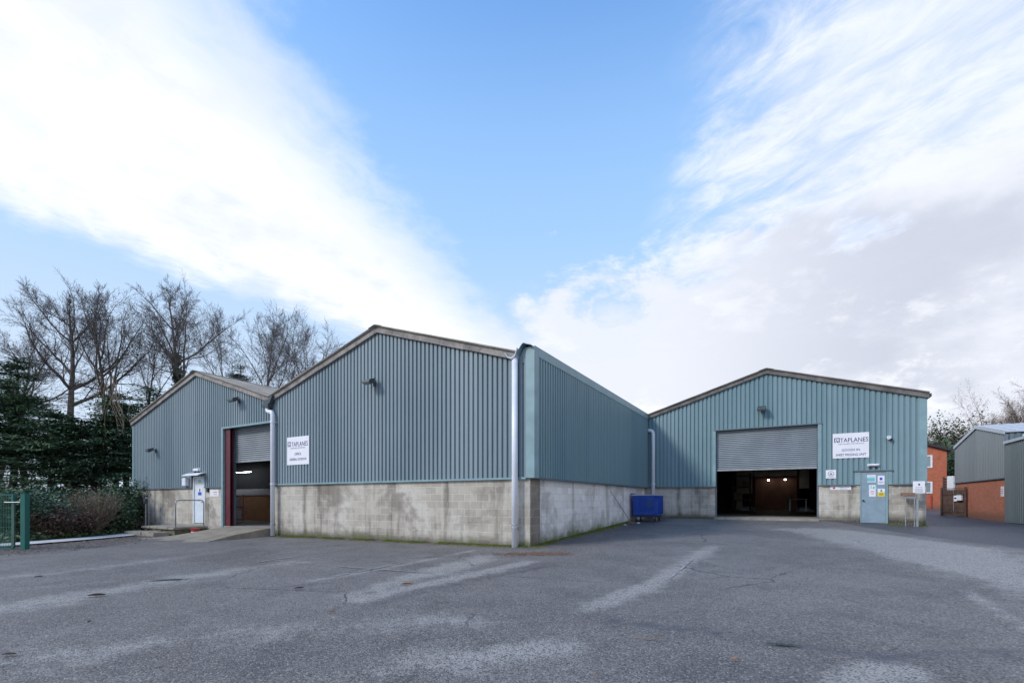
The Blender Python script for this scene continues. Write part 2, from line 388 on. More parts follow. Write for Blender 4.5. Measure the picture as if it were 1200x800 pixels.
# ------------------------------------------------------------------ mesh building
ORG = {}
SPLIT = {'opening_flashing', 'guide_rail', 'pipe_clip', 'base_flashing', 'strapline_line', 'inner_lining', 'inner_grey_panel', 'inner_post', 'foot_plate', 'stay', 'fixing', 'pipe', 'corner_flashing', 'parapet_flashing', 'pipe_collar', 'block_wall', 'tread', 'stretcher', 'ledge', 'side_wall', 'bracket', 'valve'}
class MB:
    def __init__(s): s.v = []; s.f = []
    def quad(s, *pts):
        n = len(s.v); s.v += [tuple(p) for p in pts]; s.f.append(tuple(range(n, n + len(pts)))); return s
    def box(s, x0, x1, y0, y1, z0, z1):
        n = len(s.v)
        s.v += [(x0, y0, z0), (x1, y0, z0), (x1, y1, z0), (x0, y1, z0), (x0, y0, z1), (x1, y0, z1), (x1, y1, z1), (x0, y1, z1)]
        s.f += [tuple(n + i for i in q) for q in ((0, 3, 2, 1), (4, 5, 6, 7), (0, 1, 5, 4), (1, 2, 6, 5), (2, 3, 7, 6), (3, 0, 4, 7))]
        return s
    def prism_y(s, poly, y0, y1):      # poly in (x, z), extruded along y
        n = len(s.v); k = len(poly)
        s.v += [(x, y0, z) for x, z in poly] + [(x, y1, z) for x, z in poly]
        s.f += [tuple(range(n + k - 1, n - 1, -1)), tuple(range(n + k, n + 2 * k))]
        s.f += [(n + i, n + (i + 1) % k, n + k + (i + 1) % k, n + k + i) for i in range(k)]
        return s
    def prism_x(s, poly, x0, x1):
        n = len(s.v); k = len(poly)
        s.v += [(x0, y, z) for y, z in poly] + [(x1, y, z) for y, z in poly]
        s.f += [tuple(range(n, n + k)), tuple(range(n + 2 * k - 1, n + k - 1, -1))]
        s.f += [(n + i, n + k + i, n + k + (i + 1) % k, n + (i + 1) % k) for i in range(k)]
        return s
    def prism_z(s, poly, z0, z1):
        n = len(s.v); k = len(poly)
        s.v += [(x, y, z0) for x, y in poly] + [(x, y, z1) for x, y in poly]
        s.f += [tuple(range(n + k - 1, n - 1, -1)), tuple(range(n + k, n + 2 * k))]
        s.f += [(n + i, n + (i + 1) % k, n + k + (i + 1) % k, n + k + i) for i in range(k)]
        return s
    def tube(s, pts, rad, n=8, cap=True):
        pts = [Vector(p) for p in pts]
        rad = rad if isinstance(rad, (list, tuple)) else [rad] * len(pts)
        base = len(s.v); ref = None
        for i, p in enumerate(pts):
            d = (pts[min(i + 1, len(pts) - 1)] - pts[max(i - 1, 0)])
            if d.length < 1e-9: d = Vector((0, 0, 1))
            d.normalize()
            if ref is None:
                ref = Vector((1, 0, 0)) if abs(d.x) < .8 else Vector((0, 1, 0))
            a = (ref - d * ref.dot(d))
            if a.length < 1e-6: a = d.orthogonal()
            a.normalize(); b_ = d.cross(a); ref = a
            for k in range(n):
                t = 2 * math.pi * k / n
                s.v.append(tuple(p + (a * math.cos(t) + b_ * math.sin(t)) * rad[i]))
        for i in range(len(pts) - 1):
            for k in range(n):
                a0 = base + i * n + k; a1 = base + i * n + (k + 1) % n
                s.f.append((a0, a1, a1 + n, a0 + n))
        if cap:
            s.f.append(tuple(base + k for k in range(n - 1, -1, -1)))
            e = base + (len(pts) - 1) * n
            s.f.append(tuple(e + k for k in range(n)))
        return s
    def build(s, name, mat, parent=None, org=(0, 0, 0), frame='F', bevel=0.0, smooth=False):
        if name in SPLIT and parent is not None:
            par = list(range(len(s.v)))
            def find(i):
                while par[i] != i: par[i] = par[par[i]]; i = par[i]
                return i
            for f in s.f:
                for k in f[1:]: par[find(k)] = find(f[0])
            comps = {}
            for f in s.f: comps.setdefault(find(f[0]), []).append(f)
            if len(comps) > 1:
                o = None
                for fs in comps.values():
                    m = MB(); idx = sorted({i for f in fs for i in f}); mp = {i: k for k, i in enumerate(idx)}
                    m.v = [s.v[i] for i in idx]; m.f = [tuple(mp[i] for i in f) for f in fs]
                    o = m._build(name, mat, parent, org, frame, bevel, smooth)
                return o
        return s._build(name, mat, parent, org, frame, bevel, smooth)
    def _build(s, name, mat, parent=None, org=(0, 0, 0), frame='F', bevel=0.0, smooth=False):
        me = bpy.data.meshes.new(name)
        o = bpy.data.objects.new(name, me)
        if parent is not None: org = ORG[parent.name]
        vs = [(a - org[0], b_ - org[1], c - org[2]) for a, b_, c in s.v]
        me.from_pydata(vs, [], s.f)
        if bevel > 0:
            bm = bmesh.new(); bm.from_mesh(me)
            bmesh.ops.remove_doubles(bm, verts=bm.verts, dist=1e-5)
            bmesh.ops.bevel(bm, geom=[e for e in bm.edges if len(e.link_faces) == 2 and e.calc_face_angle(0) > .5], offset=bevel, segments=2, affect='EDGES', clamp_overlap=True)
            bm.to_mesh(me); bm.free()
        me.materials.append(mat if not isinstance(mat, str) else M[mat])
        if smooth:
            me.polygons.foreach_set('use_smooth', [True] * len(me.polygons))
        me.update()
        COL.objects.link(o)
        if parent is not None: o.parent = parent
        else:
            if frame == 'F':
                o.location = F(*org); o.rotation_euler = (0, 0, -TH)
            else: o.location = org
        ORG[o.name] = org
        return o

def tag(o, label=None, cat=None, group=None, kind=None):
    if label: o['label'] = label
    if cat: o['category'] = cat
    if group: o['group'] = group
    if kind: o['kind'] = kind
    return o
def thing(name, label, cat, org, group=None, frame='F'):
    o = bpy.data.objects.new(name, None); o.empty_display_size = .2
    COL.objects.link(o)
    if frame == 'F': o.location = F(*org); o.rotation_euler = (0, 0, -TH)
    else: o.location = org
    ORG[o.name] = org
    return tag(o, label, cat, group)

FONT_CACHE = {}
def text_mesh(mb, body, size, x, z, y, align='CENTER', stretch=1.0, bold=0.0):
    """flat lettering in the x-z plane facing -y"""
    cu = bpy.data.curves.new('lettering_curve', 'FONT'); cu.body = body; cu.size = size
    cu.align_x = align; cu.extrude = .0015; cu.resolution_u = 2; cu.offset = bold
    ob = bpy.data.objects.new('lettering_curve', cu); COL.objects.link(ob)
    dg = bpy.context.evaluated_depsgraph_get(); me = ob.evaluated_get(dg).to_mesh()
    n = len(mb.v)
    mb.v += [(x + v.co.x * stretch, y - v.co.z, z + v.co.y) for v in me.vertices]
    mb.f += [tuple(n + i for i in p.vertices) for p in me.polygons]
    ob.evaluated_get(dg).to_mesh_clear()
    bpy.data.objects.remove(ob); bpy.data.curves.remove(cu)

# ------------------------------------------------------------------ ribbed sheeting
PITCH = .17
def ribbed(mb, s0, s1, zb, zt, put, depth=.048, pitch=PITCH, phase=0.0, top_split=None):
    """sheet with trapezoid ribs between s0 and s1; zt may be a function; put(s, t, z) maps to space, t outward"""
    ztf = zt if callable(zt) else (lambda s: zt)
    pts = []
    k = math.floor((s0 - phase) / pitch) - 1
    while True:
        b0 = phase + k * pitch
        for ds, t in ((0, depth), (.098, depth), (.110, 0), (.157, 0), (.169, depth)):
            s_ = b0 + ds * pitch / .17
            if s0 < s_ < s1: pts.append((s_, t))
        k += 1
        if b0 > s1: break
    if top_split:
        for q in top_split:
            if s0 < q < s1: pts.append((q, depth))
    pts.sort()
    if not pts: return
    def tt(s):
        u = ((s - phase) % pitch) * .17 / pitch
        P = ((0, depth), (.098, depth), (.110, 0), (.157, 0), (.169, depth), (.1701, depth))
        for (a, ta), (b, tb) in zip(P, P[1:]):
            if u <= b: return ta + (tb - ta) * (u - a) / (b - a)
        return depth
    pts = [(s0, tt(s0))] + pts + [(s1, tt(s1))]
    n = len(mb.v)
    for s_, t in pts:
        mb.v.append(put(s_, t, zb)); mb.v.append(put(s_, t, ztf(s_)))
    for i in range(len(pts) - 1):
        a = n + 2 * i
        mb.f.append((a, a + 2, a + 3, a + 1))

EAVE, RIDGE, CB = 5.50, 7.15, 2.08
PEAK = {-23.85: (-17.45, 7.30), -11.74: (-5.82, 7.23)}
def peak(x0, x1):
    return PEAK.get(x0, ((x0 + x1) / 2, RIDGE))
def gable(x0, x1, eave=EAVE):
    xm, ridge = peak(x0, x1)
    return lambda x: ridge - (ridge - eave) * (abs(x - xm) / ((x1 - xm) if x > xm else (xm - x0)))

def roof_sheets(parent, x0, x1, y0, y1, name='roof', mat='roof', over=.05, lift=.10):
    g = gable(x0, x1); xm, ridge = peak(x0, x1)
    mb = MB()
    ys = []; y = y0
    while y < y1: ys.append(y); y += .05 if y < y0 + 6 else .15
    def wave(y): return .022 * math.cos((y - y0) / .15 * 2 * math.pi) if y < y0 + 6 else 0
    xs = [x0 - over, xm, x1 + over]
    n = len(mb.v)
    for y in ys:
        w = wave(y)
        for x in xs: mb.v.append((x, y, g(x) + lift + w))
        for x in xs: mb.v.append((x, y, g(x) + lift + w - .035))
    for i in range(len(ys) - 1):
        a = n + i * 6
        for k in (0, 1):
            mb.f.append((a + k, a + k + 1, a + k + 7, a + k + 6))
            mb.f.append((a + 3 + k, a + 9 + k, a + 10 + k, a + 4 + k))
        mb.f.append((a, a + 6, a + 9, a + 3)); mb.f.append((a + 2, a + 5, a + 11, a + 8))
    for a in (n, n + (len(ys) - 1) * 6):
        mb.f.append((a, a + 3, a + 4, a + 1)); mb.f.append((a + 1, a + 4, a + 5, a + 2))
    r = mb.build(name, mat, parent)
    cap = MB()
    y = y0 - .03
    z = ridge + lift + .02
    k = 0
    while y < y1:
        e = min(y + 1.1, y1); dz = .006 * (k % 2); k += 1
        cap.prism_y([(xm - .3, z - .085 + dz), (xm - .1, z - .02 + dz), (xm, z + .005 + dz), (xm + .1, z - .02 + dz), (xm + .3, z - .085 + dz), (xm, z - .03 + dz)], y, e - .004); y = e
    c = cap.build('ridge_cap', mat, r)
    return r

def verge_band(parent, x0, x1, y0, y1, h=.22, mat='verge', top=.10, g=None, xm=0.0):
    mb = MB()
    n = 6
    for a, b_ in ((x0, xm), (xm, x1)):
        for i in range(n):       # overlapping lengths of verge piece
            xa = a + (b_ - a) * i / n + (.004 if i else 0); xb = a + (b_ - a) * (i + 1) / n
            j = random.uniform(-.006, .006)
            mb.prism_y([(xa, g(xa) + top - h + j), (xb, g(xb) + top - h + j), (xb, g(xb) + top + j), (xa, g(xa) + top + j)], y0 + random.uniform(-.004, .004), y1)
    return mb.build('verge_trim', mat, parent)

# ------------------------------------------------------------------ GROUND
def seg_d(px, py, a, b):
    vx, vy = b[0] - a[0], b[1] - a[1]; l2 = vx * vx + vy * vy
    t = max(0, min(1, ((px - a[0]) * vx + (py - a[1]) * vy) / l2))
    return math.hypot(px - a[0] - t * vx, py - a[1] - t * vy), t
def line_w(px, py, pts, w):
    d = min(seg_d(px, py, pts[i], pts[i + 1])[0] for i in range(len(pts) - 1))
    return max(0, 1 - d / w)
def in_poly(x, y, P):
    c = False; j = len(P) - 1
    for i in range(len(P)):
        if (P[i][1] > y) != (P[j][1] > y) and x < (P[j][0] - P[i][0]) * (y - P[i][1]) / (P[j][1] - P[i][1]) + P[i][0]: c = not c
        j = i
    return c
def poly_w(x, y, P, soft):
    d = min(seg_d(x, y, P[i], P[(i + 1) % len(P)])[0] for i in range(len(P)))
    return min(1, .5 + .5 * d / soft) if in_poly(x, y, P) else max(0, .5 - .5 * d / soft)
WEAR = [(line_w, [(-2.2, 6.85), (-1.2, 8.35), (.38, 10.62)], .42, .75),
        (line_w, [(-6.9, 5.6), (-6.44, 7.65), (-5.9, 9.3), (-5.2, 11)], 1.0, .55),
        (line_w, [(-4.6, 4.2), (-2.59, 5.35), (-.6, 5.6)], .9, .42),
        (line_w, [(-.9, 4.2), (.5, 4.6)], .6, .6),
        (line_w, [(1.01, 6.26), (2.19, 7.64), (3.56, 9.93), (5.4, 12.82)], .5, .62),
        (line_w, [(-3.54, 8.4), (-2.54, 10.12), (-.94, 13.1)], .3, .5),
        (line_w, [(-9.6, 8.2), (-8.5, 12.2), (-8.4, 14.5)], .9, .45),
        (line_w, [(3.2, 4.0), (2.6, 3.7)], .45, .8),
        (line_w, [(6.9, 7.3), (5.6, 5.1)], .25, .5)]
WEARP = [([(-2.62, 6.96), (-2.12, 9.11), (-.85, 11.87), (-.17, 11.82), (-.7, 9.81), (-1.74, 8.11), (-2.3, 6.8)], .35, .78),
         ([(10.4, 17.4), (11.5, 16.9), (12.0, 15.0), (12.0, 13.3), (12.1, 11.42), (8.6, 7.3), (7.0, 6.5), (7.73, 7.84), (8.2, 10.26), (8.7, 12.31), (9.3, 15.2), (9.4, 17.3)], .6, .85)]
ROAD = [(12.95, 17.55), (12.85, 14.28), (12.7, 11.5), (60, 6), (60, 70), (20, 70)]
def surf(x, y):
    w = 0
    for fn, pts, wd, k in WEAR: w = max(w, fn(x, y, pts, wd) * k * 1.3)
    for P, so, k in WEARP: w = max(w, poly_w(x, y, P, so) * k)
    lx, ly = FI(x, y)
    wet = poly_w(x, y, ROAD, .25)
    # smoother, darker lane beside the side wall and the middle of the yard
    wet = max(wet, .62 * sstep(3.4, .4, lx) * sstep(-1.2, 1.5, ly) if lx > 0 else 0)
    wet = max(wet, .5 * line_w(x, y, [(-2.0, 6.3), (-1.0, 7.9), (1.0, 10.3)], .35) if True else 0)
    wet = max(wet, .55 * line_w(x, y, [(1.2, 5.6), (2.6, 4.9), (3.3, 4.3), (6, 4.6)], .5))
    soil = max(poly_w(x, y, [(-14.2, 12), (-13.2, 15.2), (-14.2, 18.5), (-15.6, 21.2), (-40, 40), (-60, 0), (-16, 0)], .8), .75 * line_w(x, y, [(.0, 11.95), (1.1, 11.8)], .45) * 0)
    soil = max(soil, sstep(1.5, .3, lx) * .8 if (0 < lx < 1.6 and 0 < ly < 12.4) else 0)  # dark soil along the side wall, also painted in as contact shade
    soil = max(soil, sstep(-.9, -.2, ly) * .7 if (-11.5 < lx < .4 and -1 < ly < .2) else 0)  # soil tone at the middle front's foot, doubling as painted contact shade
    soil = max(soil, sstep(L - .8, L - .2, ly) * .6 if (0 < lx < 11 and ly < L + .1) else 0)  # likewise at the right front's foot: soil plus painted contact shade
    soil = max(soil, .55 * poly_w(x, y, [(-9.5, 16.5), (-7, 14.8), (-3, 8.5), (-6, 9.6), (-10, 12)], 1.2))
    return w, wet, soil
def build_ground():
    def axis(lo, hi, step, far):
        a = [lo + i * step for i in range(int((hi - lo) / step) + 1)]
        left, right = [], []
        d = step; x = lo
        while x > -far: d *= 1.35; x -= d; left.append(x)
        d = step; x = hi
        while x < far: d *= 1.35; x += d; right.append(x)
        return left[::-1] + a + right
    xs = axis(-18, 20, .16, 900); ys = axis(2.4, 27, .16, 900)
    nx = len(xs)
    vs, at = [], []
    for y in ys:
        for x in xs:
            z = ground(x, y)
            if -18 < x < 20 and 1 < y < 30:
                z += .010 * mnoise.noise((x * .5, y * .5, 1)) + .004 * mnoise.noise((x * 2, y * 2, 5))
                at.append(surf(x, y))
            else: at.append((0, 1 if in_poly(x, y, ROAD) else 0, 1 if x < -18 else 0))
            vs.append((x, y, z))
    fs = [(j * nx + i, j * nx + i + 1, (j + 1) * nx + i + 1, (j + 1) * nx + i) for j in range(len(ys) - 1) for i in range(nx - 1)]
    me = bpy.data.meshes.new('ground'); me.from_pydata(vs, [], fs)
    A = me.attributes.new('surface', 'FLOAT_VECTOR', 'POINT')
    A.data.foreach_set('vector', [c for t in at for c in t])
    me.polygons.foreach_set('use_smooth', [True] * len(me.polygons))
    me.materials.append(M['ground'])
    o = bpy.data.objects.new('ground', me); COL.objects.link(o); tag(o, kind='structure')
build_ground()

def strip(name, pts_l, pts_r, mat, lift, sub=10, **kw):
    """ribbon on the ground between two world polylines with the same number of points"""
    mb = MB(); rows = []
    for i in range(len(pts_l) - 1):
        for k in range(sub + (i == len(pts_l) - 2)):
            t = k / sub
            a = [pts_l[i][j] * (1 - t) + pts_l[i + 1][j] * t for j in (0, 1)]
            b_ = [pts_r[i][j] * (1 - t) + pts_r[i + 1][j] * t for j in (0, 1)]
            rows.append((a, b_))
    n = 0; cols = 5
    for a, b_ in rows:
        for c in range(cols):
            t = c / (cols - 1); x = a[0] * (1 - t) + b_[0] * t; y = a[1] * (1 - t) + b_[1] * t
            mb.v.append((x, y, ground(x, y) + lift))
    for i in range(len(rows) - 1):
        for c in range(cols - 1):
            q = i * cols + c; mb.f.append((q, q + 1, q + cols + 1, q + cols))
    return tag(mb.build(name, mat, frame='W', smooth=True), **kw)

strip('path', [(-17.9, 8), (-17.6, 15), (-17.6, 21.0), (-18.6, 25.5)], [(-16.3, 8), (-16.35, 15), (-16.3, 20.6), (-17.7, 22.4)], 'concrete_pale', .05, kind='structure')
# faded bay lines
def thin_line(a, b_, w):
    dx, dy = b_[0] - a[0], b_[1] - a[1]; l = math.hypot(dx, dy); nx, ny = -dy / l * w / 2, dx / l * w / 2
    return [(a[0] + nx, a[1] + ny), (b_[0] + nx, b_[1] + ny)], [(a[0] - nx, a[1] - ny), (b_[0] - nx, b_[1] - ny)]
mbl = MB()
for a, b_, w in (((-5.62, 11.32), (-3.64, 10.16), .05), ((-3.64, 10.16), (-1.29, 8.99), .05), ((-5.93, 11.03), (-5.37, 12.48), .07), ((-5.37, 12.48), (-4.49, 14.48), .07),
                 ((2.69, 8.23), (4.08, 10.74), .05), ((-3.3, 8.9), (-2.45, 10.6), .06), ((-6.6, 12.0), (-5.9, 13.6), .06)):
    n = 24
    for i in range(n):
        if random.random() < .22: continue
        t0, t1 = i / n, (i + 1) / n
        p = [(a[0] + (b_[0] - a[0]) * t, a[1] + (b_[1] - a[1]) * t) for t in (t0, t1)]
        l, r = thin_line(p[0], p[1], w * random.uniform(.6, 1))
        q = [l[0], r[0], r[1], l[1]]
        mbl.quad(*[(x, y, ground(x, y) + .016) for x, y in q])
tag(mbl.build('parking_lines', 'paint_line', frame='W'), kind='structure')

def blob_patch(name, cx, cy, rx, ry, mat, lift, rot=0, kind=None, label=None, cat=None, seed=0, n=28, group=None):
    mb = MB(); ps = []
    for i in range(n):
        t = 2 * math.pi * i / n
        k = 1 + .9 * mnoise.noise((math.cos(t) * 2.6 + seed, math.sin(t) * 2.6, seed * 3.1))
        x = rx * k * math.cos(t); y = ry * k * math.sin(t)
        X = cx + x * math.cos(rot) - y * math.sin(rot); Y = cy + x * math.sin(rot) + y * math.cos(rot)
        ps.append((X, Y, ground(X, Y) + lift))
    mb.v = ps + [(cx, cy, ground(cx, cy) + lift)]
    mb.f = [(i, (i + 1) % n, n) for i in range(n)]
    org = (cx, cy, ground(cx, cy))
    return tag(mb.build(name, mat, frame='W', org=org), label, cat, group, kind)
blob_patch('puddle', -6.2, 8.6, .30, .06, 'puddle', .013, .45, seed=1, kind='structure')
blob_patch('puddle', 2.66, 4.66, .15, .03, 'puddle', .013, -.3, seed=5, kind='structure')

# ------------------------------------------------------------------ LEFT WAREHOUSE
XL0, XL1 = -23.85, -11.8
def put_front(y): return lambda s, t, z: (s, y - t, z)
def put_side(x): return lambda s, t, z: (x + t, s, z)

lw = thing('warehouse', 'left gabled warehouse with half open shutter beside an oxide red column', 'warehouse', (-17.8, 0, gF(-17.8, 0)))
gL = gable(XL0, XL1)
mb = MB()
DX0, DX1, DZ0, DZ1 = -17.89, -16.85, .36, 2.52
for a, b_ in ((XL0, DX0), (DX1, -15.31)):
    mb.box(a, b_, .02, .24, -.3, 2.03)
mb.box(DX0, DX1, .02, .24, -.3, DZ0)
mb.box(XL0, XL0 + .22, .24, 28, -.3, 2.03)
mb.build('block_wall', 'block', lw)
mb = MB()
for a, b_, z0 in ((XL0, DX0 - .03, 2.03), (DX0 - .03, DX1 + .03, 2.56), (DX1 + .03, -15.31, 2.03), (-15.31, XL1 + .02, 4.62)):
    ribbed(mb, a, b_, z0, gL, put_front(0.0))
mb.build('cladding', 'clad', lw)
mb = MB(); mb.box(XL0 - .03, XL0 + .1, -.056, .05, 2.0, gL(XL0) - .1)
mb.box(-15.40, -15.27, -.058, .06, .0, 4.62); mb.box(-15.40, XL1 - .02, -.06, .0, 4.56, 4.64)
mb.build('opening_flashing', 'flash', lw)
mb = MB()
for a, b_ in ((XL0, DX0 - .03), (DX1 + .03, -15.41)): mb.box(a, b_, -.064, .03, 1.985, 2.04)
mb.build('base_flashing', 'flash_dk', lw)
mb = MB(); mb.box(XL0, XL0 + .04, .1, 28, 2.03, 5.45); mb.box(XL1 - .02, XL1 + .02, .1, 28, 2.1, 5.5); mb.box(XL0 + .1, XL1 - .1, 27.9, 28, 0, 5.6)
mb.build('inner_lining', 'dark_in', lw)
mb = MB(); mb.box(XL0 + .25, XL1 - .02, -.02, 27.9, -.3, .30); mb.build('floor_slab', 'floor_in', lw)
roof_sheets(lw, XL0, XL1, -.2, 28); verge_band(lw, XL0 - .03, XL1 + .05, -.13, -.05, g=gL, xm=-17.45)
mb = MB(); mb.prism_z([(-15.26, .03), (-14.86, .03), (-14.86, .05), (-15.04, .05), (-15.04, .15), (-14.86, .15), (-14.86, .17), (-15.26, .17), (-15.26, .15), (-15.08, .15), (-15.08, .05), (-15.26, .05)], .25, 4.55)
mb.build('door_column', 'red_steel', lw)
def shutter(parent, x0, x1, zb, zt, y):
    mb = MB(); z = zb + .08; n = 0; pts = []
    while z < zt:
        pts += [(y, z), (y - .022, z + .02), (y - .026, z + .045), (y - .016, z + .07)]; z += .085
    for i in range(len(pts) - 1):
        (ya, za), (yb, zb_) = pts[i], pts[i + 1]
        mb.quad((x0, ya, za), (x1, ya, za), (x1, yb, zb_), (x0, yb, zb_))
    mb.box(x0, x1, y + .01, y + .015, zb + .08, zt)
    s = mb.build('roller_shutter', 'shutter', parent)
    MB().box(x0, x1, y - .03, y + .03, zb, zb + .08).build('bottom_rail', 'steel', s)
    mb = MB(); mb.box(x0 - .05, x0, y - .06, y + .05, gF(x0, y) * 0 + .3, zt); mb.box(x1, x1 + .05, y - .06, y + .05, .3, zt)
    mb.build('guide_rail', 'flash_dk', s)
shutter(lw, -14.95, -11.82, 3.08, 4.7, .30)
# white door under its little canopy
d = MB().box(DX0 + .07, DX1 - .07, .05, .10, DZ0 + .02, DZ1 - .05).build('door', 'white_door', lw, bevel=.004)
mb = MB(); mb.box(DX0, DX0 + .065, .0, .14, DZ0, DZ1); mb.box(DX1 - .065, DX1, .0, .14, DZ0, DZ1); mb.box(DX0, DX1, .001, .139, DZ1 - .045, DZ1 + .02)
mb.build('frame', 'white', d)
MB().tube([(DX1 - .2, .04, 1.35), (DX1 - .2, -.01, 1.35), (DX1 - .32, -.01, 1.35)], .012).build('handle', 'black', d)
# interior: low brick wall with white capping, dark above
mb = MB(); mb.box(XL0 + .3, -12.0, 3.8, 4.0, .25, 1.70); mb.build('inner_dwarf_wall', 'inbrick', lw)
mb = MB(); mb.box(XL0 + .3, -12.0, 3.77, 4.03, 1.705, 2.04); mb.build('inner_sill_panel', 'white', lw)
mb = MB(); mb.box(XL0 + .3, -11.9, 4.0, 4.05, 2.05, 7.0); mb.build('inner_cladding', 'dark_in', lw)
# valley gutter outlet and downpipe of the valley
mb = MB(); mb.prism_y([(-12.1, 5.46), (-11.98, 5.26), (-11.64, 5.26), (-11.44, 5.58), (-11.52, 5.6), (-11.7, 5.45), (-11.95, 5.45)], -.24, -.02)
mb.box(-12.02, -11.62, -.30, -.06, 5.14, 5.28)
mb.build('valley_gutter_end', 'lamp_body', lw)
def downpipe(parent, pts, r=.075, collars=(), shoe=False):
    o = MB().tube(pts, r, 14).build('downpipe', 'upvc', parent, smooth=True)
    mb = MB()
    for (x, y, z) in collars:
        mb.tube([(x, y, z), (x, y, z + .05)], r + .013, 14); mb.box(x - r - .03, x + r + .03, y, y + .12, z + .012, z + .036)
    if collars: mb.build('pipe_clip', 'upvc', o)
    return o
def bend(p0, p1, p2, n=6):
    p0, p1, p2 = map(Vector, (p0, p1, p2))
    return [tuple(p0 * (1 - t) ** 2 + p1 * 2 * t * (1 - t) + p2 * t * t) for t in [i / n for i in range(n + 1)]]
downpipe(lw, [(-11.86, -.17, 5.24)] + bend((-11.86, -.17, 5.16), (-11.86, -.17, 4.98), (-11.68, -.17, 4.95)) + bend((-11.62, -.17, 4.95), (-11.5, -.17, 4.93), (-11.5, -.17, 4.75)) + [(-11.5, -.17, .02)],
         .085, [(-11.5, -.17, 4.5), (-11.5, -.17, 2.05)])
o = MB().tube([(-11.5, -.17, .42), (-11.5, -.17, .52)], .1, 14).build('pipe_collar', 'steel', lw)

# ------------------------------------------------------------------ MIDDLE WAREHOUSE
XM0, XM1 = -11.74, -.45
mw = thing('warehouse', 'middle gabled warehouse coming nearest, blank ribbed front over a tall block base', 'warehouse', (-6, 0, gF(-6, 0)))
gM = gable(XM0, -.35)
mb = MB(); mb.box(XM0, -.002, .02, .24, -.3, 2.05)
mb.build('block_wall', 'block', mw)
mb = MB(); mb.box(-.24, 0, .02, .62, -.3, 2.055); mb.build('corner_pier', 'block_pier', mw)
mb = MB(); mb.box(-.22, -.004, .62, L + .02, -.3, 2.05); mb.build('block_side_wall', 'block_side', mw)
def top_mid(s): return gM(s) if s < -.35 else 5.5
mb = MB(); ribbed(mb, XM0, -.09, CB, lambda s: min(top_mid(s), 9), put_front(0.0), phase=.02); mb.build('cladding', 'clad', mw)
mb = MB(); ribbed(mb, .16, L - .1, CB, 5.5, put_side(.125), depth=.042); mb.build('side_cladding', 'clad_side', mw)
mb = MB(); mb.box(XM0, -.1, -.064, .03, 2.03, 2.085); mb.build('base_flashing', 'flash', mw)
mb = MB(); mb.box(-.02, .155, -.02, L - .05, 2.04, 2.078); mb.build('side_drip_flashing', 'flash_dk', mw)
mb = MB(); mb.box(-.10, .172, -.058, -.03, 2.06, 5.7); mb.box(.150, .174, -.03, .20, 2.06, 5.7)
mb.build('corner_flashing', 'flash', mw)
mb = MB(); mb.box(.10, .178, .20, L - .02, 5.46, 5.70); mb.box(.02, .18, -.04, L - .02, 5.70, 5.715)
mb.build('parapet_flashing', 'flash', mw)
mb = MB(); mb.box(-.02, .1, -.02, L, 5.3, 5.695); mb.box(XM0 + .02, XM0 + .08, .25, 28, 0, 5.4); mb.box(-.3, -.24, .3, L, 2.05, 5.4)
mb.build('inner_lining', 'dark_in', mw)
roof_sheets(mw, XM0, -.35, -.2, 28); verge_band(mw, XM0 - .04, -.38, -.13, -.05, g=gM, xm=-5.82)
# boundary gutter end and its folded capping
mb = MB()
P = [(-.66, 5.56), (-.56, 5.42), (-.44, 5.38), (-.34, 5.44), (-.27, 5.62)]
for i in range(len(P) - 1):
    (xa, za), (xb, zb_) = P[i], P[i + 1]
    mb.prism_y([(xa, za), (xb, zb_), (xb - .01, zb_ + .05), (xa - .01, za + .05)], -.26, .5)
mb.build('gutter_end', 'roof_light', mw)
mb = MB()
P = [(-.50, 5.36), (-.36, 5.43), (-.27, 5.58), (-.22, 5.68), (-.14, 5.77), (-.09, 5.785), (-.02, 5.75), (.12, 5.705)]
for i in range(len(P) - 1):
    (xa, za), (xb, zb_) = P[i], P[i + 1]
    mb.prism_y([(xa, za), (xb, zb_), (xb, zb_ + .012), (xa, za + .012)], -.20, L)
mb.build('folded_capping', 'flash', mw)
MB().prism_y([(-.42, 5.3), (-.1, 5.3), (-.1, 5.74), (-.2, 5.66), (-.3, 5.48), (-.42, 5.4)], -.03, .0).build('capping_closer', 'flash', mw)
downpipe(mw, [(-.40, -.15, 5.42), (-.40, -.15, gF(-.4, -.15) - .02)], .088, [])
MB().tube([(-.40, -.15, .60), (-.40, -.15, .68)], .1, 14).tube([(-.40, -.15, .73), (-.40, -.15, .77)], .1, 14).build('pipe_collar', 'steel', mw)

# ------------------------------------------------------------------ RIGHT WAREHOUSE
XR0, XR1 = -.12, 10.86
rw = thing('warehouse', 'right gabled warehouse with big half raised shutter and a grey side door', 'warehouse', (5.4, L, gF(5.4, L)))
gR = gable(XR0, XR1)
OX0, OX1, OZ = 3.25, 7.33, 4.67
RDX0, RDX1, RDZ0, RDZ1 = 8.76, 9.66, .50, 2.60
mb = MB()
for a, b_ in ((-.2, OX0), (OX1, RDX0), (RDX1, XR1 - .02)): mb.box(a, b_, L + .02, L + .24, .0, 2.05)
mb.box(XR1 - .24, XR1 - .02, L + .24, L + 26, 0, 2.05)
mb.build('block_wall', 'block', rw)
mb = MB()
for a, b_, z0 in ((.02, OX0, CB), (OX0, OX1, OZ), (OX1, 8.56, CB), (8.56, 9.80, 2.64), (9.80, 10.62, CB)):
    ribbed(mb, a, b_, z0, gR, put_front(L), pitch=.182, phase=.03)
mb.build('cladding', 'clad_teal', rw)
mb = MB(); mb.box(10.62, XR1, L - .045, L - .02, 2.05, 5.50); mb.box(XR1 - .02, XR1, L - .02, L + 25, 2.05, 5.45)
mb.build('corner_flashing', 'flash', rw)
mb = MB()
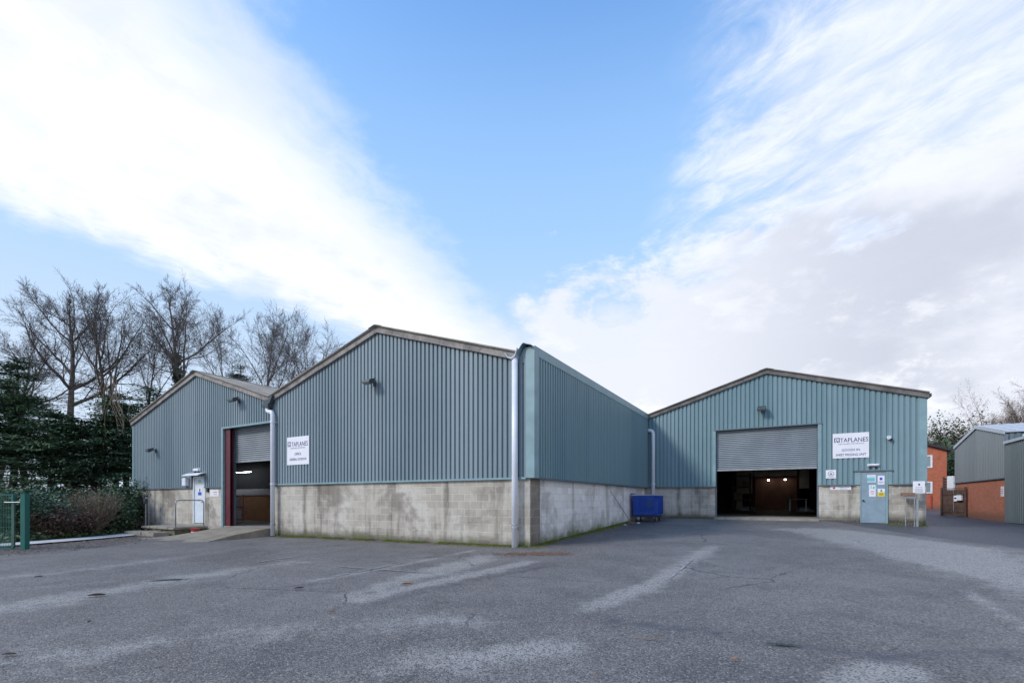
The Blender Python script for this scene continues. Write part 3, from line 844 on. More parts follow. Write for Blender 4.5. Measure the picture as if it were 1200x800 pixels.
for a, b_ in ((.02, OX0 - .1), (OX1 + .1, 8.58), (9.78, XR1)): mb.box(a, b_, L - .066, L + .03, 2.035, 2.085)
mb.box(8.54, 9.82, L - .065, L + .03, 2.60, 2.65); mb.box(OX0 - .06, OX1 + .12, L - .066, L + .0, OZ - .01, OZ + .035)
mb.build('base_flashing', 'flash_dk', rw)
mb = MB(); mb.box(8.57, RDX0 - .005, L - .03, L + .02, 2.06, 2.6); mb.box(RDX1 + .005, 9.79, L - .03, L + .02, 2.06, 2.6)
mb.box(OX0 - .10, OX0 + .03, L - .05, L + .03, 2.06, OZ); mb.box(OX1 - .03, OX1 + .10, L - .05, L + .03, 2.06, OZ)
mb.build('opening_flashing', 'flash', rw)
roof_sheets(rw, XR0, XR1, L - .2, L + 26); verge_band(rw, XR0 - .05, XR1 + .04, L - .13, L - .05, .21, 'verge_dark', g=gR, xm=(XR0 + XR1) / 2)
MB().box(XR1 - .02, XR1 + .12, L - .12, L + 26, 5.42, 5.54).build('eaves_gutter', 'lamp_body', rw)
shutter(rw, OX0 + .06, OX1 - .06, 2.79, OZ + .02, L + .12)
FZ = .64
mb = MB(); mb.box(0, XR1 - .25, L + .02, L + 26, .0, FZ); mb.build('floor_slab', 'floor_in', rw)
mb = MB(); mb.box(OX0, OX1, L - .35, L + .02, .3, FZ - .006); mb.build('threshold', 'concrete', rw)
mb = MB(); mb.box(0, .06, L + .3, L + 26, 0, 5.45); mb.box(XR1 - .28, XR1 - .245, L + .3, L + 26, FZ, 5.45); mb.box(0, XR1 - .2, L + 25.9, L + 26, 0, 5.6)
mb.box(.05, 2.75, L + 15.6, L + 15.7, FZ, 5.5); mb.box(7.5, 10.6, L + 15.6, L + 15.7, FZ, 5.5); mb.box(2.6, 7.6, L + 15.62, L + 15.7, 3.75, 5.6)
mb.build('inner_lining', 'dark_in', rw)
d = MB().box(RDX0 + .03, RDX1 - .07, L - .015, L + .04, RDZ0 + .02, RDZ1 - .03).build('door', 'grey_door', rw, bevel=.004)
mb = MB(); mb.box(RDX0, RDX0 + .028, L - .03, L + .1, RDZ0, RDZ1); mb.box(RDX1 - .068, RDX1, L - .03, L + .1, RDZ0, RDZ1); mb.box(RDX0 + .03, RDX1 - .07, L - .029, L + .1, RDZ1 - .028, RDZ1 - .002)
mb.build('frame', 'flash', d)
MB().tube([(RDX0 + .10, L - .015, 1.42), (RDX0 + .10, L - .075, 1.42)], .035, 10).build('handle', 'black', d)
# inside: brown screen and grey panels, steel goal-post frame
yb = L + 15.4
o = MB().box(4.05, 6.70, yb, yb + .1, FZ, 3.0).build('inner_brown_screen', 'brownpanel', rw)
mb = MB()
for k in range(9): mb.box(4.12 + k * .3, 4.125 + k * .3, yb - .006, yb - .001, FZ, 2.98)
mb.box(4.0, 6.75, yb - .16, yb - .01, 3.0, 3.1); mb.build('screen_batten', 'red_steel', o)
mb = MB(); mb.box(4.0, 6.72, yb, yb + .1, 3.1, 3.75); mb.box(2.8, 3.95, yb, yb + .1, 1.9, 3.7); mb.box(2.8, 3.2, yb, yb + .1, FZ, 1.9); mb.box(6.8, 7.45, yb, yb + .1, 2.25, 3.7)
mb.build('inner_grey_panel', 'greypanel', rw)
mb = MB(); mb.box(3.9, 4.0, yb - .5, yb - .4, FZ, 3.1); mb.box(6.74, 6.84, yb - .5, yb - .4, FZ, 5.5); mb.build('inner_post', 'red_steel', rw)
downpipe(rw, bend((.17, L - .13, 4.88), (.42, L - .13, 4.93), (.42, L - .13, 4.65)) + [(.42, L - .13, gF(.4, L))], .085, [(.42, L - .13, 2.2)])

# ------------------------------------------------------------------ things inside
def lit_lamp(x, y, z, label):
    t = thing('pendant_lamp', label, 'lamp', (x, y, z + .25), 'lamps over the brown screen')
    MB().tube([(x, y, z + .06), (x, y, z + .1), (x, y, z + .25)], [.13, .05, .03], 10).build('lamp_shade', 'lamp_body', t)
    MB().tube([(x, y, z - .03), (x, y, z), (x, y, z + .058)], [.04, .075, .05], 10).build('bulb', 'lit', t, smooth=True)
    MB().tube([(x, y, z + .25), (x, y, 6.5)], .012, 5).build('cord', 'black', t)
lit_lamp(4.95, yb - .6, 2.84, 'left one of two lit lamps glowing before the dark brown screen')
lit_lamp(5.99, yb - .6, 2.86, 'right one of two lit lamps glowing before the dark brown screen')
t = thing('box_stack', 'pale cartons stacked by the brown screen inside the right warehouse', 'boxes', (6.15, yb - .8, FZ))
MB().box(5.98, 6.34, yb - 1, yb - .6, FZ, 1.42).build('carton', 'carton', t, bevel=.01); MB().box(6.16, 6.34, yb - .95, yb - .65, 1.425, 1.75).build('carton', 'carton', t, bevel=.01)
t = thing('storage_rack', 'tall dim storage rack left of the brown screen inside the right warehouse', 'rack', (3.4, yb - 2.2, FZ))
mb = MB()
for x in (2.75, 3.85):
    for y in (yb - 2.6, yb - 1.8): mb.box(x, x + .06, y, y + .06, FZ, 3.3)
mb.build('upright', 'red_steel', t)
for z in (1.4, 2.3, 3.1): MB().box(2.74, 3.92, yb - 2.62, yb - 1.72, z, z + .06).build('shelf', 'board', t)
for k, (x, z, w, h_, lab) in enumerate(((2.85, 1.462, .5, .5, 'carton on the lowest shelf of the dim rack'), (3.4, 2.362, .42, .38, 'carton on the middle shelf of the dim rack'))):
    tag(MB().box(x, x + w, yb - 2.5, yb - 2.0, z, z + h_).build('carton', 'carton', bevel=.01, org=(x, yb - 2.4, z)), lab, 'carton', 'cartons on the rack')
t = thing('workbench', 'low workbench by the right jamb inside the right warehouse', 'bench', (6.7, yb - 3, FZ))
MB().box(6.2, 7.25, yb - 3.4, yb - 2.7, 1.45, 1.52).build('bench_top', 'greypanel', t)
for x in (6.25, 7.15):
    for y in (yb - 3.35, yb - 2.8): MB().box(x, x + .06, y, y + .06, FZ, 1.45).build('leg', 'steel', t)
t = thing('strip_light', 'thin lit strip light in the dark left doorway', 'light', (-20.4, 3.3, 3.0))
MB().box(-21.8, -18.7, 3.28, 3.32, 2.955, 2.972).build('casing', 'white', t); MB().tube([(-21.75, 3.3, 2.944), (-18.75, 3.3, 2.944)], .006, 8).build('tube', 'tube', t)
t = thing('drum_trolley', 'blue and white trolley of tubs just inside the left doorway', 'trolley', (-18.9, 2.2, .25))
bx = -18.55
MB().box(bx - .3, bx + .3, 1.9, 2.5, .45, .95).build('lower_tub', 'white', t, bevel=.03)
MB().box(bx - .25, bx + .25, 1.95, 2.45, 1.1, 1.6).build('upper_tub', 'upvc', t, bevel=.03)
mb = MB()
for a in (-.36, .36):
    for b_ in (1.85, 2.55): mb.tube([(bx + a, b_, .25), (bx + a, b_, 1.75)], .02, 8)
mb.box(bx - .36, bx + .36, 1.85, 2.55, .40, .44); mb.box(bx - .36, bx + .36, 1.85, 2.55, 1.04, 1.08); mb.build('rack', 'cart_blue', t)

# ------------------------------------------------------------------ wall fittings
def floodlight(x, y, z, w, label, tilt=.35):
    t = thing('floodlight', label, 'floodlight', (x, y, z), 'floodlights on the warehouse fronts')
    mb = MB(); mb.box(x - .05, x + .05, y - .06, y, z - .1, z + .1); mb.tube([(x, y - .05, z), (x, y - .24, z + .02)], .02, 8); mb.build('bracket', 'lamp_body', t)
    c, s = math.cos(tilt), math.sin(tilt)
    def rot(a, h): return (y - .24 - a * c - h * s * 0, z + .06 - a * s + h)
    P = [rot(-.08, .05), rot(.2, .05), rot(.22, -.03), rot(.1, -.13), rot(-.06, -.08)]
    MB().prism_x(P, x - w / 2, x + w / 2).build('housing', 'lamp_body', t, bevel=.008)
    Q = [rot(.205, -.04), rot(.105, -.125), rot(.1, -.137), rot(.215, -.045)]
    MB().prism_x(Q, x - w / 2 + .02, x + w / 2 - .02).build('lens', 'glass', t)
floodlight(-21.3, -.03, 3.92, .26, 'small dark floodlight low on the left warehouse front, left of the white door')
floodlight(-14.0, -.03, 5.66, .42, 'dark floodlight over the left doorway with the red column')
floodlight(-5.97, -.03, 5.42, .34, 'grey floodlight high in the middle warehouse gable')
floodlight(5.2, L - .03, 5.47, .34, 'dark floodlight over the big shutter of the right warehouse')
t = thing('security_light', 'small pale security light up right of the large white sign', 'security light', (9.70, L - .03, 3.92))
MB().box(9.64, 9.76, L - .06, L - .03, 3.85, 3.99).build('base', 'white', t); MB().tube([(9.66, L - .1, 3.95), (9.66, L - .24, 3.92)], [.06, .075], 10).build('lamp_head', 'upvc', t)
MB().box(9.73, 9.80, L - .13, L - .03, 3.80, 3.88).build('sensor', 'black', t, bevel=.01)
def bulkhead(x0, x1, y, z0, z1, label):
    t = thing('bulkhead_light', label, 'wall light', ((x0 + x1) / 2, y, z0))
    MB().box(x0, x1, y - .05, y, z0, z1).build('base', 'upvc', t, bevel=.008); MB().box(x0 + .02, x1 - .02, y - .12, y - .052, z0 + .02, z1 - .01).build('diffuser', 'white', t, bevel=.02)
    mb = MB()
    for x in (x0 + .1, x1 - .1): mb.box(x - .03, x + .03, y - .08, y, z0 - .06, z0 - .002)
    mb.build('fixing', 'black', t)
bulkhead(8.99, 9.38, L - .035, 2.80, 2.90, 'white bulkhead light above the blue grey side door')
bulkhead(-17.62, -17.12, -.035, 2.76, 2.90, 'white bulkhead light above the canopy of the white door')
t = thing('door_canopy', 'thin white canopy over the white door at the steps', 'canopy', (-17.37, 0, 2.6))
mb = MB()
for i in range(8):
    a0, a1 = i / 8, (i + 1) / 8
    f_ = lambda a: (-.40 + .37 * a, 2.545 + .12 * math.sin(a * 1.5))
    (ya, za), (yb_, zb_) = f_(a0), f_(a1)
    mb.prism_x([(ya, za), (yb_, zb_), (yb_, zb_ + .03), (ya, za + .03)], -18.06, -16.66)
mb.build('canopy_sheet', 'white', t); mb = MB()
for x in (-18.02, -16.70): mb.tube([(x, -.06, 2.38), (x, -.34, 2.56)], .012, 6)
mb.build('stay', 'steel', t)
t = thing('meter_box', 'pale meter box on the cladding left of the white door', 'meter box', (-18.30, -.03, 2.1))
MB().box(-18.47, -18.14, -.20, -.035, 2.1, 2.47).build('box', 'white', t, bevel=.012); MB().box(-18.44, -18.17, -.208, -.202, 2.13, 2.44).build('lid', 'upvc', t)
t = thing('key_box', 'small black key box on the blockwork right of the white door', 'key box', (-16.6, .02, 1.85))
MB().box(-16.66, -16.52, -.05, .018, 1.8, 1.98).build('box', 'black', t, bevel=.01); MB().box(-16.64, -16.6, -.06, -.052, 1.86, 1.92).build('dial', 'steel', t)

# ------------------------------------------------------------------ signs
def sign(name, label, x0, x1, z0, z1, y, group=None, cat='sign', mat='sign', thick=.012):
    t = thing(name, label, cat, ((x0 + x1) / 2, y, z0), group)
    MB().box(x0, x1, y - thick, y, z0, z1).build('board', mat, t, bevel=.002)
    return t
def lettering(t, items, y, mat='ink', name='lettering'):
    for it in items:
        mb = MB(); text_mesh(mb, it[0], it[1], it[2], it[3], y, *(it[4:])); o = mb.build(name, mat, t)
    return o
def logo(t, x0, z0, s, y):
    mb = MB()
    mb.box(x0, x0 + s, y - .002, y, z0 + s * .82, z0 + s); mb.box(x0, x0 + s * .14, y - .002, y, z0, z0 + s * .815)
    mb.box(x0 + s * .86, x0 + s, y - .002, y, z0, z0 + s * .815)
    mb.prism_y([(x0 + s * .2, z0), (x0 + s * .34, z0), (x0 + s * .56, z0 + s * .72), (x0 + s * .44, z0 + s * .72)], y - .002, y)
    mb.prism_y([(x0 + s * .50, z0), (x0 + s * .78, z0), (x0 + s * .78, z0 + s * .3), (x0 + s * .62, z0 + s * .42)], y - .002, y)
    mb.build('logo', 'ink', t)
sy = L - .052
t = sign('company_sign', 'large white TAPLANES sign on the right warehouse beside the shutter', 7.82, 9.05, 3.17, 4.20, sy)
lettering(t, [('TAPLANES', .25, 8.55, 3.83, 'CENTER', .82, .001)], sy - .0135)
lettering(t, [('DESIGNED INTERIORS', .075, 8.45, 3.735, 'CENTER', 1.2)], sy - .0135, 'ink_grey', 'strapline')
lettering(t, [('GOODS IN', .135, 8.44, 3.46, 'CENTER', .95, .001), ('SHEET PRESSING UNIT', .135, 8.44, 3.265, 'CENTER', .76, .001)], sy - .0135, 'ink', 'notice_text')
logo(t, 7.87, 3.83, .19, sy - .0125)
sy = -.052
t = sign('company_sign', 'squarer white TAPLANES sign at the left of the middle warehouse front', -10.74, -9.42, 2.80, 3.88, sy)
lettering(t, [('TAPLANES', .25, -9.97, 3.51, 'CENTER', .84, .001)], sy - .0135)
lettering(t, [('DESIGNED INTERIORS', .075, -10.08, 3.42, 'CENTER', 1.2)], sy - .0135, 'ink_grey', 'strapline')
lettering(t, [('OFFICE', .13, -10.08, 3.17, 'CENTER', .95, .001), ('GENERAL GOODS IN', .13, -10.08, 2.97, 'CENTER', .82, .001)], sy - .0135, 'ink', 'notice_text')
logo(t, -10.70, 3.51, .19, sy - .0125)
y_ = L - .052
t = sign('square_sign', 'small square white sign with a faint emblem right of the big shutter', 7.58, 7.94, 2.34, 2.70, y_)
mb = MB(); cx_, cz_ = 7.76, 2.54
for i in range(16):
    a = 2 * math.pi * i / 16; b2 = 2 * math.pi * (i + 1) / 16
    mb.quad(*[(cx_ + r * math.cos(q), y_ - .0135, cz_ + r * math.sin(q)) for r, q in ((.09, a), (.11, a), (.11, b2), (.09, b2))])
mb.prism_y([(cx_ - .06, cz_ - .05), (cx_ + .06, cz_ - .05), (cx_, cz_ + .06)], y_ - .014, y_ - .0125)
mb.box(7.64, 7.88, y_ - .014, y_ - .0125, 2.38, 2.395); mb.build('emblem', 'ink_grey', t)
t = sign('plate_sign', 'long low white plate on the blocks just left of the grey door', 7.74, 8.46, 1.86, 2.03, L + .018)
lettering(t, [('WAREHOUSE', .055, 8.2, 1.95, 'CENTER', 1.1), ('RECEPTION', .045, 8.2, 1.89, 'CENTER', 1.1)], L + .0045, 'ink_grey')
MB().tube([(7.87, L + .004, 1.945), (7.87, L + .001, 1.945)], .045, 12).build('emblem', 'ink_red', t)
dy = L - .018
def notice(label, x0, x1, z0, z1, y, mat, marks):
    t = sign('notice', label, x0, x1, z0, z1, y, 'notices stuck on the doors', 'notice', mat, .004)
    for nm, mt, rects in marks:
        mb = MB()
        for (a, b_, c, d_) in rects:
            mb.box(x0 + (x1 - x0) * a, x0 + (x1 - x0) * b_, y - .0065, y - .0048, z0 + (z1 - z0) * c, z0 + (z1 - z0) * d_)
        mb.build(nm, mt, t)
    return t
notice('cyan topped notice at the upper left of the grey door', 8.99, 9.27, 2.16, 2.46, dy, 'sign', [('header', 'ink_cyan', [(.0, .9, .12, .62), (.1, .9, .72, .8)])])
notice('white notice with a blue round mark at the upper right of the grey door', 9.33, 9.55, 2.06, 2.42, dy, 'sign', [('print', 'ink_blue', [(.3, .7, .5, .8), (.15, .85, .3, .34), (.15, .85, .2, .24)])])
notice('ragged cyan and white notice in the middle of the grey door', 9.02, 9.30, 1.90, 2.05, dy, 'sign', [('print', 'ink_cyan', [(.0, .12, 0, 1), (.3, .4, .1, .8), (.55, .75, 0, .6), (.85, 1, .2, 1)])])
notice('white notice with red print at the lower left of the grey door', 9.05, 9.27, 1.58, 1.895, dy, 'sign', [('print', 'ink_red', [(.2, .8, .62, .7), (.2, .8, .45, .49), (.3, .7, .3, .34)])])
notice('yellow warning notice with a black triangle on the grey door', 9.33, 9.56, 1.58, 1.90, dy, 'ink_yellow', [('border', 'sign', [(0, 1, .55, 1)]), ('print', 'black', [(.2, .8, .2, .26), (.2, .8, .34, .4), (.42, .58, .66, .92), (.34, .66, .6, .72)])])
dy = .048
notice('green and yellow notice at the head of the white door', -17.55, -17.2, 2.12, 2.40, dy, 'sign', [('print', 'ink_cyan', [(.1, .9, .55, .9)]), ('lower_print', 'ink_yellow', [(.15, .85, .25, .42)])])
notice('blue no smoking style notice with a black figure on the white door', -17.55, -17.18, 1.62, 2.0, dy, 'sign', [('print', 'ink_blue', [(.1, .9, .1, .5)]), ('figure', 'black', [(.38, .62, .55, .9)])])
t = notice('white notice with small grey text lines below the blue notice', -17.55, -17.18, 1.30, 1.58, dy, 'sign', [('print', 'ink_grey', [(.1, .9, .7, .76), (.1, .9, .5, .56), (.1, .6, .3, .36)])])
t = sign('plate_sign', 'small pink white plate on the blocks right of the white door', -16.42, -15.72, 1.60, 1.90, .018)
lettering(t, [('DELIVERIES', .07, -16.0, 1.77, 'CENTER', 1.0), ('THIS WAY', .06, -16.0, 1.67, 'CENTER', 1.0)], .0045, 'ink_red')

# free-standing sign on its post and the little table frame at the right corner
yq = L - .42
gz = gF(10.5, yq)
t = thing('post_sign', 'grey white sign on a pale post at the right warehouse corner', 'sign', (10.50, yq, gz))
MB().box(10.36, 10.72, yq - .03, yq - .015, 1.70, 2.16).build('board', 'sign', t, bevel=.003)
MB().box(10.46, 10.53, yq - .01, yq + .05, gz - .02, 2.1).build('post', 'steel', t)
mb = MB(); mb.box(10.52, 10.57, yq - .034, yq - .0305, 2.0, 2.07); mb.build('emblem', 'ink', t)
mb = MB(); text_mesh(mb, 'NOTICE', .055, 10.54, 1.91, yq - .0315, 'CENTER'); [mb.box(10.42, 10.66, yq - .033, yq - .0305, z, z + .012) for z in (1.86, 1.82, 1.78, 1.74)]
mb.build('lettering', 'ink_grey', t)
t = thing('wall_table', 'rusty brown board on a thin steel frame beside the post sign', 'table', (10.25, yq, gz))
MB().box(10.02, 10.42, yq - .12, yq + .18, 1.60, 1.72).build('board', 'board', t, bevel=.008)
mb = MB(); mb.box(10.08, 10.44, yq - .08, yq - .05, 1.545, 1.595)
mb.build('rail', 'steel', t)
for x in (10.13, 10.40): MB().tube([(x, yq - .065, gz - .02), (x, yq - .065, 1.545)], .016, 8).build('leg', 'steel', t)
mb = MB()
for z in (.75, 1.02): mb.tube([(10.13, yq - .065, z), (10.40, yq - .065, z)], .01, 6)
mb.build('stretcher', 'steel', t)

# ------------------------------------------------------------------ steps, rail, ramp
t = thing('door_steps', 'mossy old concrete steps below the white door', 'steps', (-18, -.8, gF(-18, -.8)))
g0 = gF(-18, -1)
def slab(mb, x0, x1, y0, y1, z0, z1, seg=.55):
    x = x0
    while x < x1 - .05:
        e = min(x + seg * random.uniform(.8, 1.2), x1); j = random.uniform(-.012, .012)
        mb.box(x + .006, e - .006, y0 + random.uniform(-.02, .02), y1, z0, z1 + j); x = e
mb = MB(); slab(mb, -19.5, -16.55, -1.4, -.0, .16, .27, .9); o = mb.build('platform', 'concrete', t, bevel=.015)
mb = MB(); slab(mb, -19.4, -16.62, -1.33, -.0, g0 - .15, .158, .45); mb.build('riser', 'moss_concrete', t, bevel=.012)
mb = MB(); slab(mb, -19.6, -16.9, -2.0, -1.42, g0 - .15, .06, .8); mb.build('tread', 'concrete', t, bevel=.015)
t = thing('red_bucket', 'faded red and white bucket at the foot of the white door steps', 'bucket', (-16.25, -.7, gF(-16.25, -.7)))
z0 = gF(-16.25, -.7)
MB().tube([(-16.25, -.7, z0), (-16.25, -.7, z0 + .24)], [.14, .17], 14).build('bucket_body', 'redpaint', t); MB().tube([(-16.25, -.7, z0 + .24), (-16.25, -.7, z0 + .26)], .18, 14).build('rim', 'redpaint', t)
MB().tube([(-16.25, -.7, z0 + .10), (-16.25, -.7, z0 + .13)], .163, 14).build('stripe', 'white', t)
t = thing('handrail', 'grey hooped handrail on the steps before the white door', 'handrail', (-16.7, -.7, .27))
xr = -16.7
pts = [(xr, -1.27, .26), (xr, -1.27, 1.25)] + bend((xr, -1.27, 1.28), (xr, -1.27, 1.43), (xr, -1.12, 1.43)) + bend((xr, -.27, 1.43), (xr, -.12, 1.43), (xr, -.12, 1.28)) + [(xr, -.12, .26)]
MB().tube(pts, .026, 8).build('hoop', 'steel', t, smooth=True)
mb = MB(); [mb.tube([(xr, y, .27), (xr, y, .285)], .06, 10) for y in (-1.27, -.12)]; mb.build('foot_plate', 'steel', t)
gp_ = gF(-21.3, -.5)
t = thing('standpipe', 'twin galvanised pipes with a valve standing before the left block wall', 'standpipe', (-21.3, -.5, gp_))
mb = MB(); mb.tube([(-21.3, -.5, gp_), (-21.3, -.5, 1.62)], .028, 8); mb.tube([(-21.1, -.45, gp_), (-21.1, -.45, 1.60)], .018, 8); mb.build('pipe', 'steel', t)
mb = MB(); mb.box(-21.42, -21.22, -.56, -.44, 1.25, 1.5); mb.tube([(-21.32, -.6, 1.62), (-21.32, -.4, 1.62)], .05, 10); mb.build('valve', 'lamp_body', t, bevel=.01)
# concrete ramp into the left opening
def build_ramp():
    mb = MB(); nx, ny = 24, 10
    for i in range(nx + 1):
        u = i / nx; x = -16.3 + 4.5 * u
        for j in range(ny + 1):
            k = j / ny; y = -.01 - (2.7 + .25 * math.sin(i * .7)) * k
            g = gF(x, y); side = sstep(-16.3, -14.9, x)
            top = .27 + .04 * u
            zt = g + .006 + (top - g) * side * max(0, 1 - k ** 1.15)
            mb.v.append((x, y, zt + .008 * mnoise.noise((x * 2, y * 2, 0))))
    for i in range(nx):
        for j in range(ny):
            a = i * (ny + 1) + j; mb.f.append((a, a + 1, a + ny + 2, a + ny + 1))
    a = nx * (ny + 1)
    for j in range(ny):
        p, q = mb.v[a + j], mb.v[a + j + 1]
        mb.quad(p, q, (q[0] + .02, q[1], q[2] - .45), (p[0] + .02, p[1], p[2] - .45))
    tag(mb.build('ramp', 'ramp_concrete', smooth=False), kind='structure')
build_ramp()

# ------------------------------------------------------------------ moss along the walls
def moss_band(pts, width, count, seed):
    rr = random.Random(seed); mb = MB()
    for _ in range(count):
        i = rr.randrange(len(pts) - 1); t = rr.random()
        x = pts[i][0] * (1 - t) + pts[i + 1][0] * t; y = pts[i][1] * (1 - t) + pts[i + 1][1] * t
        nx, ny = pts[i][2]
        w = width * (.5 + .9 * abs(mnoise.noise((x * .9, y * .9, seed)))) * (1 - t * 0)
        k = rr.random() ** 1.7 * w
        if mnoise.noise((x * 1.3 + 9, y * 1.3, k)) < -.22: continue
        x += nx * k; y += ny * k
        z = gF(x, y); s = rr.uniform(.015, .045); a = rr.uniform(0, 6.28); h = rr.uniform(.008, .035) * (1.4 - k / w)
        ps = [(x + s * math.cos(a + q * 2.09), y + s * math.sin(a + q * 2.09), z) for q in range(3)]
        n = len(mb.v); mb.v += ps + [(x, y, z + h + .012)]
        mb.f += [(n, n + 1, n + 3), (n + 1, n + 2, n + 3), (n + 2, n, n + 3)]
    return tag(mb.build('moss', 'moss'), 'green moss and weeds growing along the foot of the block walls', 'moss', kind='stuff')
m1 = moss_band([(-11.3, 0, (0, -1)), (-.1, 0, (0, -1))], .30, 9000, 3)
m2 = moss_band([(0.0, 0, (1, 0)), (0.0, 9.6, (1, 0))], .42, 6000, 8)
m3 = moss_band([(8.0 + 1.7, L, (0, -1)), (10.86, L, (0, -1))], .35, 900, 5)
m1['label'] = 'moss along the foot of the middle warehouse front'; m2['label'] = 'moss and weeds along the foot of the painted side wall'; m3['label'] = 'moss at the foot of the right warehouse corner'
mb = MB()   # rusty grit near the corner pipe, loose crumbs
rr = random.Random(2)
for _ in range(900):
    x = .55 + rr.gauss(0, .45); y = 11.95 + rr.gauss(0, .12); z = ground(x, y) + .004; s = rr.uniform(.008, .028); a = rr.uniform(0, 6.28)
    n = len(mb.v); mb.v += [(x + s * math.cos(a + q * 2.09), y + s * math.sin(a + q * 2.09), z) for q in range(3)] + [(x, y, z + s * .9)]
    mb.f += [(n, n + 1, n + 3), (n + 1, n + 2, n + 3), (n + 2, n, n + 3)]
tag(mb.build('rusty_grit', 'rust', frame='W'), 'rusty orange grit scattered on the asphalt by the corner downpipe', 'grit', kind='stuff')

# ------------------------------------------------------------------ blue cart, broom
def build_cart():
    x0, x1, y0, y1 = .14, 1.27, 9.55, 10.55
    gz = gF(.7, 10)
    t = thing('wheeled_bin', 'blue wheeled lattice sided cart under the downpipe in the yard corner', 'cart', (.7, 10.05, gz))
    zb, zt = gz + .30, gz + 1.16
    mb = MB()
    # tapered tub, open top, thick walls
    def ring(z, k): return [(x0 + .03 * (1 - k), y0 + .03 * (1 - k), z), (x1 - .03 * (1 - k), y0 + .03 * (1 - k), z), (x1 - .03 * (1 - k), y1 - .03 * (1 - k), z), (x0 + .03 * (1 - k), y1 - .03 * (1 - k), z)]
    r0, r1 = ring(zb, 0), ring(zt, 1)
    for i in range(4):
        j = (i + 1) % 4; mb.quad(r0[i], r0[j], r1[j], r1[i])
    mb.quad(*r0)
    body = mb.build('body', 'cart_blue', t)
    sol = body.modifiers.new('thickness', 'SOLIDIFY'); sol.thickness = .03; sol.offset = -1
    mb = MB()
    for k in range(6):
        x = x0 + .06 + k * .11; mb.box(x, x + .035, y0 - .012, y0 + .03, zb + .05, zt - .05)
    mb.box(x0 + .02, x1 - .02, y0 - .02, y0 + .03, zt - .12, zt - .05); mb.box(x0 + .05, x1 - .05, y0 - .02, y0 + .03, zb + .02, zb + .09)
    mb.box(x1 - .16, x1 - .0, y0 - .02, y0 + .03, zb + .02, zt - .05)
    for k in range(5): mb.box(x1 - .03, x1 + .015, y0 + .08 + k * .2, y0 + .13 + k * .2, zb + .05, zt - .05)
    mb.build('rib', 'cart_blue', t)
    mb = MB()
    for k in range(9):       # lattice on the front's right half
        xa = x0 + .62 + k * .036
        mb.box(xa, xa + .01, y0 - .012, y0 + .02, zb + .3, zt - .13)
    for k in range(10):
        z = zb + .32 + k * .045; mb.box(x0 + .60, x0 + .94, y0 - .015, y0 + .02, z, z + .01)
    mb.build('lattice', 'cart_mesh', t)
    mb = MB(); mb.box(x0 - .03, x1 + .03, y0 - .03, y0 + .03, zt, zt + .04); mb.box(x0 - .03, x1 + .03, y1 - .03, y1 + .03, zt, zt + .04)
    mb.box(x0 - .03, x0 + .03, y0 + .035, y1 - .035, zt, zt + .04); mb.box(x1 - .03, x1 + .03, y0 + .035, y1 - .035, zt, zt + .04); mb.build('rim', 'cart_rim', t)
    MB().tube([(x0 - .01, y0 + .1, zt - .1), (x0 - .08, y0 + .1, zt + .09), (x0 - .08, y1 - .3, zt + .09), (x0 - .01, y1 - .3, zt - .1)], .02, 8).build('handle', 'cart_blue', t)
    mb = MB(); mb.box(x0 + .06, x1 - .06, y0 + .06, y0 + .12, zb - .1, zb - .02); mb.box(x0 + .06, x1 - .06, y1 - .12, y1 - .06, zb - .1, zb - .02)
    mb.box(x0 + .06, x0 + .12, y0 + .125, y1 - .125, zb - .1, zb - .02); mb.box(x1 - .12, x1 - .06, y0 + .125, y1 - .125, zb - .1, zb - .02); mb.box(x0 + .3, x0 + .9, y0 + .0, y0 + .05, zb - .12, zb - .02)
    mb.build('chassis', 'black', t)
    for x in (x0 + .14, x1 - .14):
        for y in (y0 + .12, y1 - .12):
            z = gF(x, y)
            w = MB().tube([(x - .025, y, z + .09), (x + .025, y, z + .09)], .088, 14).build('castor', 'black', t)
            mb = MB(); mb.box(x - .04, x - .03, y - .03, y + .03, z + .06, zb - .1); mb.box(x + .03, x + .04, y - .03, y + .03, z + .06, zb - .1); mb.build('fork', 'steel', w)
build_cart()
t = thing('broom', 'broom leaning on the painted side wall left of the blue cart', 'broom', (.5, 8.3, gF(.5, 8.3)))
z = gF(.45, 8.3)
MB().tube([(.45, 8.3, z + .06), (.03, 6.85, 1.80)], .014, 8).build('handle', 'steel', t)
MB().box(.32, .58, 8.22, 8.40, z + .03, z + .09).build('head', 'board', t, bevel=.01)
mb = MB()
for i in range(60):
    x = .33 + random.random() * .24; y = 8.23 + random.random() * .16; mb.tube([(x, y, z + .035), (x + random.uniform(-.01, .01), y, z - .02)], .003, 3)
mb.build('bristles', 'carton', t)
for k, (x, y, s, lab) in enumerate(((.35, 7.75, .06, 'pale stone lying left of the broom head at the wall foot'), (.62, 8.75, .09, 'flat pale stone between the broom head and the blue cart'))):
    bm = bmesh.new(); bmesh.ops.create_icosphere(bm, subdivisions=2, radius=s)
    for v in bm.verts: v.co *= 1 + .3 * mnoise.noise(v.co * 12 + Vector((k, 0, 0))); v.co.z *= .45
    me = bpy.data.meshes.new('stone'); bm.to_mesh(me); bm.free(); me.materials.append(M['concrete_pale'])
    o = bpy.data.objects.new('stone', me); o.location = F(x, y, gF(x, y) + .01); COL.objects.link(o); tag(o, lab, 'stone', 'stones at the side wall')

